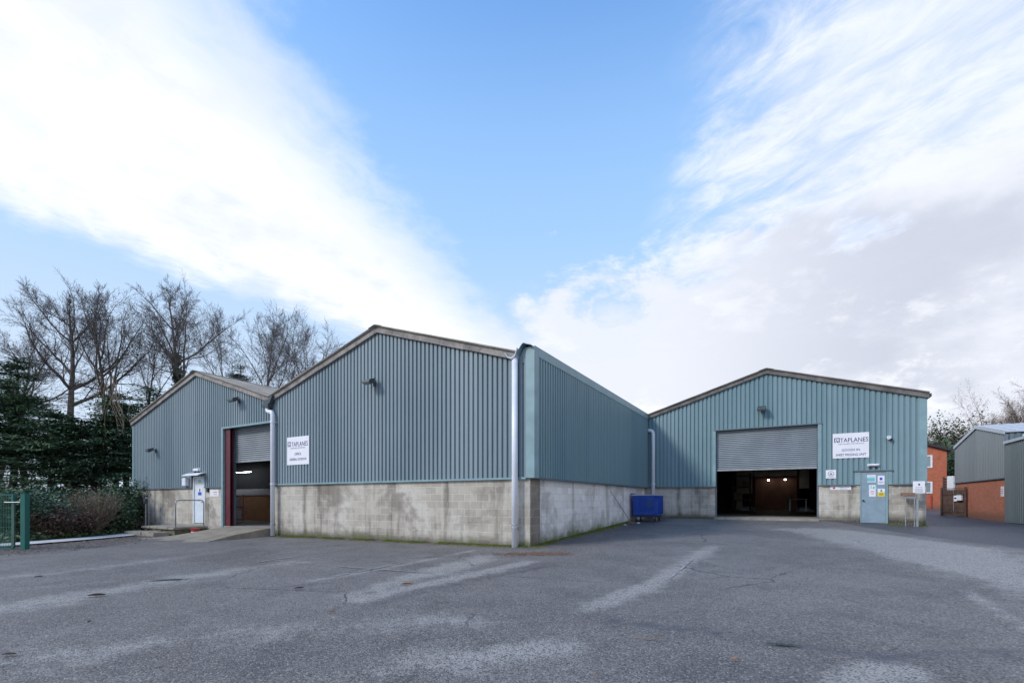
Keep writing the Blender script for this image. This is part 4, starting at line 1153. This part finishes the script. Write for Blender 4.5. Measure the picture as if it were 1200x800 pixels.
# ------------------------------------------------------------------ fallen leaves, twig
def leaf(x, y, s, rot, mat, label, thin=.4):
    z = ground(x, y) + .012; mb = MB(); c, si = math.cos(rot), math.sin(rot)
    prof = [(-1, 0), (-.6, .45), (-.1, .62), (.4, .5), (.8, .22), (1.15, 0), (.8, -.22), (.4, -.5), (-.1, -.62), (-.6, -.45)]
    mid = [(-.6, 0), (-.1, 0), (.4, 0), (.8, 0)]
    def P(a, b_, lift): return (x + s * (a * c - b_ * thin * 1.6 * si), y + s * (a * si + b_ * thin * 1.6 * c), z + lift)
    mb.v = [P(a, b_, .010 + s * (.38 * abs(b_) + .15 * max(0, a))) for a, b_ in prof] + [P(a, 0, .010) for a, _ in mid]
    mb.f = [(0, 1, 10), (1, 2, 11, 10), (2, 3, 12, 11), (3, 4, 13, 12), (4, 5, 13), (5, 6, 13), (6, 7, 12, 13), (7, 8, 11, 12), (8, 9, 10, 11), (9, 0, 10)]
    o = mb.build('fallen_leaf', mat, frame='W', org=(x, y, z)); return tag(o, label, 'leaf', 'leaves fallen on the yard')
leaf(1.97, 4.21, .045, .3, 'dry_leaf', 'orange fallen leaf on the asphalt at the bottom right of centre')
leaf(-4.63, 4.38, .065, .1, 'dark_leaf', 'brown fallen leaf near the left edge of the foreground')
leaf(-6.21, 7.11, .12, .2, 'dark_leaf', 'long dark fallen leaf with a pale back left of the dark puddle')
leaf(-1.75, 7.96, .10, .1, 'dry_leaf', 'brown orange leaf on the pale worn stripe')
leaf(-3.41, 7.61, .075, .6, 'dark_leaf', 'dark curled leaf on the worn patch left of the pale stripe')
leaf(-8.88, 8.93, .07, 1.2, 'dark_leaf', 'dark leaf far left on the yard below the green fence')
leaf(-4.92, 5.55, .05, 2.0, 'dark_leaf', 'dark leaf low on the left of the yard')
leaf(-2.29, 6.02, .05, .8, 'dry_leaf', 'small tan leaf below the start of the pale stripe')
leaf(.68, 3.82, .03, .4, 'dry_leaf', 'tiny tan leaf at the bottom edge right of centre')
t = thing('twig', 'forked pale twig lying on the asphalt right of centre', 'twig', (1.4, 4.82, ground(1.4, 4.82) + .012), frame='W')
z = ground(1.4, 4.82) + .018
MB().tube([(1.2, 4.9, z), (1.32, 4.86, z + .008), (1.45, 4.84, z), (1.55, 4.79, z + .004)], [.004, .005, .004, .002], 6).build('stem', 'vine', t)
MB().tube([(1.38, 4.85, z), (1.48, 4.90, z + .01), (1.57, 4.92, z)], [.003, .003, .0015], 5).build('side_shoot', 'vine', t)
mb = MB(); rr = random.Random(4)
for _ in range(700):
    x = rr.uniform(-13, 12); y = rr.uniform(3, 16)
    if FI(x, y)[1] > -.2 and FI(x, y)[0] < .3: continue
    z = ground(x, y) + .012; s = rr.uniform(.004, .013); a = rr.uniform(0, 6.28)
    n = len(mb.v); mb.v += [(x + s * math.cos(a + q * 2.09), y + s * math.sin(a + q * 2.09), z) for q in range(3)] + [(x, y, z + s)]
    mb.f += [(n, n + 1, n + 3), (n + 1, n + 2, n + 3), (n + 2, n, n + 3)]
for _ in range(2600):      # leaf crumbs blown against the left verge
    u = rr.random(); x = -16.2 + rr.random() ** 1.5 * 3.2 + 0 * u; y = 12 + u * 9.5
    z = ground(x, y) + .012; s = rr.uniform(.015, .04); a = rr.uniform(0, 6.28)
    mb.quad(*[(x + s * math.cos(a + q * 1.57) * (1 if q % 2 else .6), y + s * math.sin(a + q * 1.57) * (1 if q % 2 else .6), z + rr.uniform(0, .02)) for q in range(4)])
tag(mb.build('loose_grit', 'brown_leaf', frame='W'), 'loose grit and leaf crumbs scattered over the asphalt', 'grit', kind='stuff')

# ------------------------------------------------------------------ green mesh fence
def build_fence():
    t = thing('mesh_fence', 'green welded mesh gate and square post at the left edge of the yard', 'fence', (-15, 14.4, ground(-15, 14.4)), frame='W')
    X, Y = -14.95, 14.62; g0 = ground(X, Y)
    MB().box(X - .075, X + .075, Y - .075, Y + .075, g0 - .05, g0 + 1.74).box(X - .10, X + .10, Y - .10, Y + .10, g0 + 1.742, g0 + 1.76).build('gate_post', 'fence', t, bevel=.006)
    X2 = X - .36
    MB().box(X2 - .035, X2 + .035, Y - .035, Y + .035, g0 + .04, g0 + 1.70).build('gate_stile', 'fence', t, bevel=.004)
    MB().tube([(X2 - .22, Y - .05, g0 + 1.45), (X - .1, Y - .05, g0 + 1.45)], .014, 8).build('latch_bar', 'steel', t)
    MB().tube([(X2 + .06, Y - .05, g0 + .1), (X2 + .06, Y - .05, g0 + 1.45)], .012, 8).build('drop_bolt', 'vine', t)
    X0 = X2 - 3.4
    mb = MB()
    n = 68
    for i in range(n):
        x = X0 + (X2 - X0) * i / n; mb.box(x - .0045, x + .0045, Y - .0035, Y + .0035, g0 + .08, g0 + 1.66)
    for k in range(9):
        z = g0 + .1 + k * .194; mb.box(X0, X2, Y - .008, Y - .004, z, z + .007); mb.box(X0, X2, Y + .004, Y + .008, z, z + .007)
    mb.build('mesh_panel', 'fence_wire', t)
    MB().box(X0, X2 - .036, Y - .02, Y + .02, g0 + 1.66, g0 + 1.70).box(X0, X2 - .036, Y - .02, Y + .02, g0 + .03, g0 + .07).build('gate_rail', 'fence', t)
build_fence()

# ------------------------------------------------------------------ vegetation
def limb(mb, p, d, length, r0, r1, seg, wob, up, rr, n):
    pts = [Vector(p)]; rad = [r0]; d = Vector(d).normalized(); dirs = [d.copy()]
    for i in range(seg):
        d = (d + Vector((rr.gauss(0, wob), rr.gauss(0, wob), rr.gauss(0, wob) + up))).normalized()
        pts.append(pts[-1] + d * (length / seg)); rad.append(r0 + (r1 - r0) * (i + 1) / seg); dirs.append(d.copy())
    mb.tube(pts, rad, n, cap=False)
    return pts, rad, dirs
def side_dir(d, ang, rr):
    o = d.orthogonal().normalized(); o.rotate(Matrix.Rotation(rr.uniform(0, 6.283), 3, d))
    return (d * math.cos(ang) + o * math.sin(ang)).normalized()
def bare_tree(label, x, y, h, seed, trunk_r=.28, fork=.35, spread=.55, levels=4, dens=1.0, group='bare trees behind the left warehouse', lean=(0, 0), ivy=False, mats=('bark', 'twig'), limbs=4, name='bare_tree', leaves=0):
    rr = random.Random(seed); z = ground(x, y) - .1
    t = thing(name, label, 'tree', (x, y, z), group, frame='W')
    tr, tw = MB(), MB()
    lead = min(.92, fork + .38)
    pts, rad, dirs = limb(tr, (x, y, z), (lean[0], lean[1], 1), h * lead, trunk_r, trunk_r * .2, 12, .045, .03, rr, 10)
    tips = []
    def rec(p, d, ln, r, lev):
        mb = tr if lev <= 1 else tw
        seg = 8 if lev <= 1 else (6 if lev == 2 else 4 if lev == 3 else 3)
        n = 7 if lev <= 1 else (4 if lev == 2 else 3)
        P, Rr, D = limb(mb, p, d, ln, r, r * (.3 if lev < levels else .5), seg, .075 + .03 * lev, .07 if lev == 1 else .045, rr, n)
        if lev >= levels: tips.append(P[-1]); return
        cnt = int((9 if lev == 1 else 8 if lev == 2 else 7 if lev == 3 else 3) * dens)
        for i in range(cnt):
            f = .2 + .8 * (i + rr.random() * .8) / cnt; k = min(seg, max(1, int(f * seg)))
            dd = side_dir(D[k], rr.uniform(.4, .9), rr)
            rec(P[k], dd, ln * rr.uniform(.34, .56) * (1.25 - .5 * f), max(.0075, Rr[k] * .48), lev + 1)
        rec(P[-1], D[-1], ln * rr.uniform(.3, .4), max(.009, Rr[-1] * .9), lev + 1)
    nl = limbs * 2
    for i in range(nl):
        f = fork / lead + (1 - fork / lead) * (i + rr.random() * .6) / nl
        k = min(12, max(1, round(f * 12))); a = i * 2.4 + rr.uniform(-.5, .5); s = spread * rr.uniform(.8, 1.3) * (1.15 - .5 * (f - fork / lead))
        d = Vector((math.cos(a) * s + lean[0] * .6, math.sin(a) * s, .8)).normalized()
        ff = (f - fork / lead) / max(.05, 1 - fork / lead)
        rec(pts[k], d, h * (1 - fork) * rr.uniform(.64, .86) * (1 - .58 * ff), max(.03, min(rad[k] * .75, trunk_r * .38)), 1)
    rec(pts[-1], dirs[-1], h * (1 - lead) * .9, rad[-1] * .9, 1)
    tr.build('trunk', mats[0], t, smooth=True); tw.build('crown', mats[1], t)
    if leaves:
        lf = MB()
        for tp in tips:
            for _ in range(leaves):
                c = tp + Vector((rr.gauss(0, .22), rr.gauss(0, .22), rr.gauss(0, .22))); s = rr.uniform(.03, .06)
                u = Vector((rr.gauss(0, 1), rr.gauss(0, 1), rr.gauss(0, 1))).normalized(); v = u.orthogonal().normalized()
                lf.quad(c - u * s, c + v * s * .6, c + u * s, c - v * s * .6)
        lf.build('dry_foliage', 'brown_leaf', t)
    if ivy:
        lf = MB()
        for _ in range(3400):
            k = rr.random() ** .9 * (len(pts) - 3.5); i = int(k); f = k - i
            c = pts[i].lerp(pts[i + 1], f); a = rr.uniform(0, 6.28); ro = rad[i] + abs(rr.gauss(0, .16)) + .05 * mnoise.noise((0, 0, k))
            c = c + Vector((math.cos(a) * ro, math.sin(a) * ro, rr.uniform(-.2, .2))); s = rr.uniform(.06, .12)
            u = Vector((rr.gauss(0, 1), rr.gauss(0, 1), rr.gauss(0, 1))).normalized(); v = u.orthogonal().normalized()
            lf.quad(c - u * s, c + v * s * .8, c + u * s, c - v * s * .8)
        lf.build('ivy', 'ivy', t)
    return t
def at(px, Y): return (px - 600) / 558.1 * Y      # authoring aid: bearing and distance -> X
def hz(py, Y): return EYE + (585.3 - py) / 558.1 * Y

GB = 'bare trees behind the left warehouse'
bare_tree('broad bare tree with a low fork above the dark conifers at far left', at(84, 36), 36, hz(342, 36), 11, .36, .50, .95, dens=1.0, limbs=5)
bare_tree('narrower bare tree with upright limbs right of the broad forked one', at(116, 38), 38, hz(348, 38), 23, .26, .46, .5, lean=(.06, 0))
bare_tree('slim bare tree leaning left above the corner of the left gable', at(172, 37), 37, hz(385, 37), 31, .15, .5, .4, lean=(-.14, 0), dens=.9, limbs=3)
bare_tree('ivy clad bare tree rising straight behind the left gable peak', at(206, 38), 38, hz(336, 38), 44, .30, .56, .8, ivy=True, limbs=5)
bare_tree('paler bare tree behind the valley between the left and middle roofs', at(310, 44), 44, hz(368, 44), 52, .20, .40, .42, limbs=4)
bare_tree('rounded bare tree just left of the middle gable slope', at(351, 46), 46, hz(374, 46), 63, .20, .38, .5, limbs=4)
bare_tree('bare tree cut by the left edge of the picture', at(-8, 33), 33, hz(362, 32), 71, .3, .4, .75, limbs=4)
bare_tree('thin bare tree between the ivy clad tree and the roof valley', at(262, 45), 45, hz(372, 45), 82, .15, .42, .45, limbs=3, dens=.9)

def conifer(label, x, y, h, w, base, seed, boughs=95, group='dark conifers along the left boundary'):
    rr = random.Random(seed); z = ground(x, y) - .1
    t = thing('conifer', label, 'tree', (x, y, z), group, frame='W')
    tr = MB(); P, Rd, D = limb(tr, (x, y, z), (rr.uniform(-.05, .05), 0, 1), h * .97, .24, .03, 10, .02, .02, rr, 8)
    fo = MB()
    for i in range(boughs):
        f = rr.random() ** 1.0
        hh = base + (1 - base) * f
        k = hh * 10; a0 = P[min(9, int(k))].lerp(P[min(10, int(k) + 1)], k - int(k))
        ln = w * (1.05 - f) ** .62 * rr.uniform(.65, 1.12)
        a = rr.uniform(0, 6.283); d = Vector((math.cos(a), math.sin(a), rr.uniform(.0, .28)))
        pts, rad, dd = limb(tr, a0, d, ln, .035, .006, 5, .07, -.03, rr, 3)
        m = int(44 + ln * 44)
        for _ in range(m):
            u = rr.random() ** .6 * 5 * .999; q = int(u); c = pts[q].lerp(pts[q + 1], u - q)
            sp = (.10 + .30 * (1 - abs(u / 5 - .55)))
            c = c + Vector((rr.gauss(0, sp), rr.gauss(0, sp), rr.gauss(0, .045) - .03))
            s = rr.uniform(.07, .16); fw = (dd[q] + Vector((rr.gauss(0, .5), rr.gauss(0, .5), rr.gauss(-.1, .2)))).normalized()
            v = fw.cross(Vector((0, 0, 1))); v = (v if v.length > .1 else fw.orthogonal()).normalized(); v = (v + Vector((0, 0, rr.gauss(0, .3)))).normalized()
            fo.quad(c - fw * s, c + v * s * .32, c + fw * s * .9, c - v * s * .32)
    tr.build('trunk', 'bark_dk', t, smooth=True); fo.build('foliage', 'conifer', t)
    return t
CON = [(-14, 27, 452, 3.2, 'tall dark conifer at the left picture edge'), (12, 29, 408, 2.6, 'tallest dark conifer with a thin pointed top near the left edge'), (34, 28, 440, 2.5, 'dark conifer below the left limbs of the broad bare tree'),
       (58, 27, 476, 2.7, 'flat topped dark conifer behind the laurel'), (84, 28, 488, 2.8, 'dark conifer hiding the foot of the broad bare tree'), (108, 28, 482, 2.6, 'dark conifer behind the twiggy brown bush'),
       (134, 29, 455, 2.3, 'pointed dark conifer with dead vines in it'), (152, 31, 470, 2.2, 'dark conifer touching the left warehouse corner'), (176, 34, 448, 2.4, 'thin conifer showing over the left roof slope'),
       (288, 46, 420, 2.6, 'small conifer tip behind the roof valley')]
for i, (px, Y, py, w, lab) in enumerate(CON):
    conifer(lab, at(px, Y), Y, hz(py, Y) - ground(at(px, Y), Y), w * 1.08, .38 if i < 8 else .3, 100 + i, 112 if i < 8 else 80)
# hanging dry creeper
t = thing('dry_creeper', 'pale dry creeper hanging in the conifer left of the warehouse', 'creeper', (at(130, 25.5), 25.5, 6.5), frame='W')
rr = random.Random(9); mb = MB()
for i in range(26):
    x = at(130, 25.5) + rr.gauss(0, .35); z = 8.2 - rr.random() * 1.5
    limb(mb, (x, 25.5 + rr.gauss(0, .2), z), (rr.gauss(0, .25), 0, -1), rr.uniform(1.0, 2.8), .02, .006, 8, .16, -.12, rr, 4)
mb.build('stems', 'vine', t)

def shrub(name, label, x, y, w, dpt, h, mat, seed, n=3600, leafs=(.05, .1), twigs=26, twig_mat='twig', group='shrubs behind the path', cat='shrub', fill=1.0, aspect=.6):
    rr = random.Random(seed); z = ground(x, y) - .03
    t = thing(name, label, cat, (x, y, z), group, frame='W')
    tw = MB(); ends = []
    for i in range(twigs):
        a = rr.uniform(0, 6.283); s = rr.uniform(.1, .75)
        P, _, D = limb(tw, (x + math.cos(a) * w * .12, y + math.sin(a) * dpt * .12, z), (math.cos(a) * s * w / h, math.sin(a) * s * dpt / h, 1), h * rr.uniform(.7, 1.05), .022, .005, 7, .12, .03, rr, 4)
        ends += P[2:]
        for k in range(5):
            q = rr.randrange(2, 7); PP, _, _ = limb(tw, P[q], side_dir(D[q], rr.uniform(.4, .9), rr), h * rr.uniform(.18, .42), .010, .003, 5, .16, .04, rr, 3); ends += PP[1:]
    tw.build('stems', twig_mat, t)
    if n:
        lf = MB()
        for _ in range(n):
            e = rr.choice(ends); sp = max(.11, h * .035); c = e + Vector((rr.gauss(0, sp), rr.gauss(0, sp), rr.gauss(0, sp * .9)))
            if c.z < z + .05: c.z = z + .05 + rr.random() * .1
            s = rr.uniform(*leafs); u = Vector((rr.gauss(0, 1), rr.gauss(0, 1), rr.gauss(0, .6))).normalized(); v = u.cross(Vector((rr.gauss(0, .5), rr.gauss(0, .5), 1))).normalized()
            lf.quad(c - u * s, c + v * s * aspect, c + u * s, c - v * s * aspect)
        lf.build('foliage', mat, t)
    return t
shrub('laurel', 'big glossy green laurel behind the green gate', at(14, 19), 19, 2.4, 1.6, 2.1, 'laurel', 1, 7500, (.05, .09), 60)
shrub('laurel', 'dark laurel sprouting right of the green gate post', at(52, 21.5), 21.5, 1.6, 1.3, 2.0, 'laurel', 2, 5200, (.05, .09), 44)
shrub('bramble', 'low brown bramble tangle behind the pale path right of the gate post', at(62, 19.5), 19.5, 1.5, 1.2, 1.25, 'brown_leaf', 3, 5200, (.03, .06), 60, 'twig_brown')
shrub('bramble', 'brown leafed tangle left of the twiggy fawn bush', at(86, 20.5), 20.5, 1.4, 1.2, 1.15, 'brown_leaf', 4, 4600, (.03, .06), 55, 'twig_brown')
shrub('twiggy_bush', 'twiggy fawn bush of bare upright shoots in the middle of the hedge', at(108, 21.5), 21.5, 1.5, 1.2, 2.0, 'brush_leaf', 5, 1500, (.03, .055), 110, 'vine')
shrub('evergreen_shrub', 'dark green shrub filling the corner beside the left block wall', at(144, 24.3), 24.3, 1.9, 1.4, 2.3, 'laurel', 6, 6500, (.05, .09), 55)
shrub('evergreen_shrub', 'green low shrub in front of the dark corner shrub', at(128, 22.6), 22.6, 1.5, 1.2, 1.45, 'laurel', 7, 4600, (.045, .08), 46)
shrub('evergreen_shrub', 'dark shrub behind the brown tangles', at(92, 24), 24, 1.8, 1.3, 1.9, 'ivy', 8, 4600, (.05, .09), 46)
shrub('evergreen_shrub', 'dark shrub behind the big laurel at the left edge', at(-6, 22), 22, 2.2, 1.5, 2.2, 'ivy', 12, 5200, (.05, .09), 46)
mb = MB(); rr = random.Random(77)
for _ in range(9000):       # ivy and litter under the shrubs
    Y = rr.uniform(14, 28); x = -18.1 - abs(rr.gauss(0, 1.6)) - max(0, Y - 22) * .35
    z = ground(x, Y) + abs(rr.gauss(0, .12)); s = rr.uniform(.04, .09)
    u = Vector((rr.gauss(0, 1), rr.gauss(0, 1), rr.gauss(0, .5))).normalized(); v = u.orthogonal().normalized()
    mb.quad(*(Vector((x, Y, z)) + q for q in (-u * s, v * s * .7, u * s, -v * s * .7)))
tag(mb.build('ground_cover', 'ivy', frame='W'), 'ivy and leaf litter under the shrubs by the path', 'ground cover', kind='stuff')
# low dark bin-coloured screen board behind brambles
t = thing('screen_fence', 'low dim blue board fence half hidden behind the brown brambles', 'fence', (at(65, 22.4), 22.4, ground(-21, 22.4)), frame='W')
x0, x1 = at(44, 22.4), at(92, 22.4); z0 = ground(x0, 22.4)
mb = MB()
k = x0
while k < x1: mb.box(k, k + .12, 22.38, 22.40, z0 + .05, z0 + 1.42); k += .125
mb.build('boards', 'slate', t)
for x in (x0, (x0 + x1) / 2, x1): MB().box(x - .04, x + .04, 22.405, 22.48, z0 - .05, z0 + 1.45).build('post', 'timber', t)

# ------------------------------------------------------------------ RIGHT BACKGROUND
# grey unit with salmon brick base
GX = 15.87
gu = thing('industrial_unit', 'pale grey clad unit with a salmon brick base beyond the right road', 'building', (GX, 26.5, .4))
y0, y1 = 22.2, 30.9
def gg(y): return 5.70 - (5.70 - 4.87) * abs(y - 26.55) / 4.35
mb = MB(); ribbed(mb, y0, y1, 2.59, gg, lambda s, t_, z: (GX - t_, s, z), depth=.03, pitch=.25); mb.build('cladding', 'clad_grey', gu)
mb = MB(); mb.box(GX + .03, GX + .25, y0, y1 - .2, .0, 2.57); mb.build('brick_wall', 'salmonbrick', gu)
mb = MB(); mb.box(GX - .05, GX + .05, y0, y1, 2.545, 2.60); mb.box(GX - .05, GX + .06, y0 - .1, y0, .3, 4.8); mb.build('base_flashing', 'flash_dk', gu)
mb = MB()
for a, b_ in ((y0, 26.55), (26.55, y1)):
    n = 4
    for i in range(n):
        ya, yb2 = a + (b_ - a) * i / n, a + (b_ - a) * (i + 1) / n
        mb.prism_x([(ya, gg(ya) - .04), (yb2, gg(yb2) - .04), (yb2, gg(yb2) + .16), (ya, gg(ya) + .16)], GX - .09, GX - .035)
mb.build('verge_trim', 'roof_light', gu)
mb = MB(); n = 60
for a, b_ in ((y0 - .12, 26.55), (26.55, y1 + .1)):
    mb.prism_x([(a, gg(a) + .06), (b_, gg(b_) + .06), (b_, gg(b_) + .15), (a, gg(a) + .15)], GX - .034, GX + 24)
for i in range(48):
    x = GX + .3 + i * .5; mb.prism_x([(y0 - .1, gg(y0 - .1) + .15), (26.5, gg(26.5) + .15), (26.5, gg(26.5) + .18), (y0 - .1, gg(y0 - .1) + .18)], x, x + .04)
mb.build('roof', 'roof_light', gu)
mb = MB(); ribbed(mb, GX, GX + 24, 2.0, 4.86, lambda s, t_, z: (s, y0 - t_, z), pitch=.25); mb.box(GX, GX + 24, y1 - .1, y1, 0, 4.8); mb.build('side_wall', 'clad_grey_dk', gu)
# nearer darker unit
gu2 = thing('industrial_unit', 'darker grey flat roofed unit at the right picture edge, clad to the ground', 'building', (GX, 17, .3))
mb = MB(); ribbed(mb, 10, y0 - .15, .30, 4.33, lambda s, t_, z: (GX - .04 - t_, s, z), depth=.03, pitch=.25); mb.build('cladding', 'clad_grey_dk', gu2)
mb = MB(); ribbed(mb, GX - .04, GX + 22, .3, 4.3, lambda s, t_, z: (s, y0 - .15 + t_, z), pitch=.25); mb.build('end_wall', 'clad_grey_dk', gu2)
mb = MB(); mb.box(GX - .14, GX - .02, 10, y0 - .1, 4.30, 4.44); mb.build('eaves_trim', 'roof_light', gu2)
mb = MB(); mb.prism_y([(GX - .1, 4.40), (GX + 22, 4.9), (GX + 22, 4.8), (GX - .1, 4.30)], 10, y0 - .12); mb.build('roof', 'roof_light', gu2)
mb = MB(); mb.box(GX - .03, GX, 10, y0 - .15, .0, .34); mb.build('plinth', 'slate', gu2)
mb = MB(); mb.tube([(GX + .6, y0 - .3, 4.35), (GX + .6, y0 - .3, 4.75)], .09, 10); tag(mb.build('roof_vent', 'roof_light', org=(GX + .6, y0 - .3, 4.35)), 'short pale roof vent between the two grey units', 'vent')
t = sign('wall_notice', 'small white notice on the salmon brick by the darker unit', 0, .01, 0, .01, 0)
bpy.data.objects.remove(t.children[0]); t.location = F(GX - .0, 22.75, 1.7)
ORG[t.name] = (GX, 22.75, 1.7)
MB().box(GX + .008, GX + .026, 22.55, 22.95, 1.62, 2.15).build('board', 'sign', t)
mb = MB(); [mb.box(GX + .004, GX + .0075, 22.6, 22.9, z, z + .03) for z in (1.98, 1.88, 1.78)]; mb.build('print', 'ink_red', t)
# timber gate
gA = F(GX - .02, 28.7); gB = Vector((28.35 - .0, 31.6))
def build_gate():
    a = Vector((28.75, 29.9)); b_ = Vector((28.42, 31.5)); zg = ground(a.x, a.y)
    a = Vector((at(1131.5, 29.8), 29.8)); b_ = Vector((at(1103.5, 31.2), 31.2))
    d = (b_ - a); ln = d.length; ang = math.atan2(d.y, d.x)
    t = thing('timber_gate', 'brown boarded gate with brown posts beside the salmon brick wall', 'gate', (a.x, a.y, zg), frame='W')
    t.rotation_euler = (0, 0, ang); ORG[t.name] = (0, 0, 0)
    for q0, q1 in ((.08, ln / 2 - .01), (ln / 2 + .01, ln - .08)):
        mb = MB(); k = q0
        while k < q1 - .02:
            e = min(k + .11, q1); mb.box(k, e - .006, -.012 + random.uniform(-.003, .003), .012, .08, 1.74); k = e
        p = mb.build('leaf', 'timber', t)
        mb = MB(); [mb.box(q0, q1, .013, .05, z, z + .09) for z in (.3, 1.4)]; mb.build('ledge', 'timber', p)
    for x in (0, ln): MB().box(x - .045, x + .045, -.045, .045, -.05, 1.9).build('post', 'timber', t)
    MB().box(0, ln, -.03, .03, 1.78, 1.83).build('top_rail', 'timber', t)
    nt = thing('notice', 'white notice hung on the brown timber gate', 'notice', (0, 0, 0), frame='W')
    nt.location = t.location + Vector((math.cos(ang) * ln * .36, math.sin(ang) * ln * .36, 1.0)); nt.rotation_euler = (0, 0, ang); ORG[nt.name] = (0, 0, 0)
    MB().box(-.09, .09, .02, .05, .0, .36).build('board', 'sign', nt); MB().box(-.06, .06, .051, .054, .14, .24).build('print', 'ink', nt)
    nt.location += Vector((-math.sin(ang), math.cos(ang), 0)) * .06
    nb = thing('parcel_box', 'pale lilac parcel box on the gate post by the brick wall', 'box', (0, 0, 0), frame='W')
    nb.location = t.location + Vector((math.cos(ang) * .22, math.sin(ang) * .22, 1.05)) + Vector((-math.sin(ang), math.cos(ang), 0)) * .08; nb.rotation_euler = (0, 0, ang); ORG[nb.name] = (0, 0, 0)
    MB().box(-.14, .14, .0, .14, .0, .34).build('body', 'upvc', nb, bevel=.01); MB().box(-.15, .15, -.01, .15, .341, .38).build('lid', 'flash_dk', nb)
build_gate()
# cabinet and louvred fence behind the gate
t = thing('cabinet', 'white cabinet standing behind the brown timber gate', 'cabinet', (at(1118, 33.5), 33.5, ground(31, 33.5)), frame='W')
X = at(1118.5, 33.5); z0 = ground(X, 33.5)
MB().box(X - .26, X + .26, 33.3, 33.8, z0 + .15, 3.12).build('cabinet_body', 'white', t, bevel=.01); MB().box(X - .2, X + .2, 33.28, 33.298, 2.3, 3.0).build('door', 'upvc', t)
t = thing('louvre_screen', 'dark slatted screen between the red brick house and the white cabinet', 'screen', (at(1112, 36), 36, ground(33, 36)), frame='W')
X0_, X1_ = at(1106.5, 36), at(1121, 36); z0 = ground(X0_, 36); mb = MB()
for k in range(13): mb.box(X0_, X1_, 35.98, 36.0, z0 + .1 + k * .2, z0 + .24 + k * .2)
mb.build('slats', 'slate', t)
for x in (X0_, X1_): MB().box(x - .04, x + .04, 36.01, 36.09, z0 - .05, z0 + 2.75).build('post', 'timber', t)
# red brick house
def build_house():
    Xc, Yc = at(1109.5, 44), 44.0
    lx, ly = FI(Xc, Yc)
    t = thing('brick_house', 'orange brick two storey building past the right warehouse corner', 'house', (lx - 4, ly, .6))
    x1 = lx; x0 = lx - 8; zE = 6.0; zR = 7.5; xm = lx - 4
    mb = MB()
    mb.prism_y([(x0, .2), (x1, .2), (x1, zE), (xm, zR), (x0, zE)], ly, ly + 9); mb.build('wall', 'redbrick', t)
    mb = MB()
    for a, b_, za, zb_ in ((x0 - .3, xm, zE - .12, zR), (xm, x1 + .3, zR, zE - .12)):
        mb.prism_y([(a, za + .02), (b_, zb_ + .02), (b_, zb_ + .24), (a, za + .24)], ly - .3, ly + 9.3)
    mb.build('roof', 'slate', t)
    for z0, z1 in ((4.45, 5.62), (2.05, 3.15)):
        for xw in (x1 - 2.35, x1 - 5.4):
            w = MB().box(xw, xw + 1.25, ly - .01, ly + .0, z0, z1).build('window', 'glass', t)
            mb = MB()
            for a, b_, c, d_ in ((xw - .08, xw + .06, z0, z1), (xw + 1.19, xw + 1.33, z0, z1), (xw + .06, xw + 1.19, z0, z0 + .1), (xw + .06, xw + 1.19, z1 - .1, z1), (xw + .58, xw + .66, z0 + .1, z1 - .1)): mb.box(a, b_, ly - .06, ly - .012, c, d_)
            mb.build('frame', 'white', w)
    MB().tube([(x1 - 1.1, ly - .06, .7), (x1 - 1.1, ly - .06, 1.9)], .05, 8).build('drainpipe', 'redpaint', t)
build_house()
GR = 'trees beyond the right units'
R_ = [(1090, 66, 512, .5, 0, 'brown twiggy tree rising behind the orange brick house roof'), (1103, 68, 510, .45, 0, 'brown twiggy tree left of the dark evergreen'), (1131, 64, 510, .45, 0, 'brown twiggy tree right of the dark evergreen'),
      (1163, 58, 487, .5, 1, 'russet tree rising behind the ridge of the pale grey unit'), (1184, 57, 468, .6, 1, 'taller russet tree near the right edge'), (1208, 55, 448, .7, 1, 'tallest russet tree leaving the picture at the right edge')]
for i, (px, Y, py, sp, lv, lab) in enumerate(R_):
    bare_tree(lab, at(px, Y), Y, hz(py, Y), 300 + i, .22, .25, sp, levels=4, dens=.86, group=GR, mats=('bark', 'twig_brown'), limbs=4, leaves=1 + lv)
shrub('broadleaf_tree', 'rounded olive evergreen crown amid the brown trees behind the orange house', at(1116, 60), 60, 3.6, 3.2, hz(500, 60) - ground(at(1116, 60), 60), 'olive_leaf', 401, 11000, (.10, .2), 60, 'bark', GR, 'tree')
shrub('broadleaf_tree', 'brown twiggy thicket crown directly over the orange house roof', at(1094, 62), 62, 3.8, 3.2, hz(512, 62) - .8, 'brush_leaf', 402, 7000, (.07, .15), 110, 'twig_brown', GR, 'tree')
shrub('broadleaf_tree', 'brown twiggy thicket crown right beside the pale grey unit roof', at(1136, 61), 61, 4.0, 3.2, hz(508, 61) - .8, 'brush_leaf', 403, 7000, (.07, .15), 110, 'twig_brown', GR, 'tree')
shrub('broadleaf_tree', 'low dark green tree between the orange house and the pale grey unit', at(1121, 50), 50, 2.8, 2.4, 6.6, 'laurel', 404, 9000, (.08, .16), 60, 'bark', GR, 'tree')
shrub('evergreen_shrub', 'dim thicket behind the conifer trunks at the far left', at(8, 33), 33, 6, 1.6, 2.9, 'ivy', 21, 8000, (.08, .15), 60)
shrub('evergreen_shrub', 'dim thicket behind the conifer trunks in front of the left warehouse corner', at(95, 34), 34, 6, 1.6, 2.7, 'ivy', 22, 8000, (.08, .15), 60)
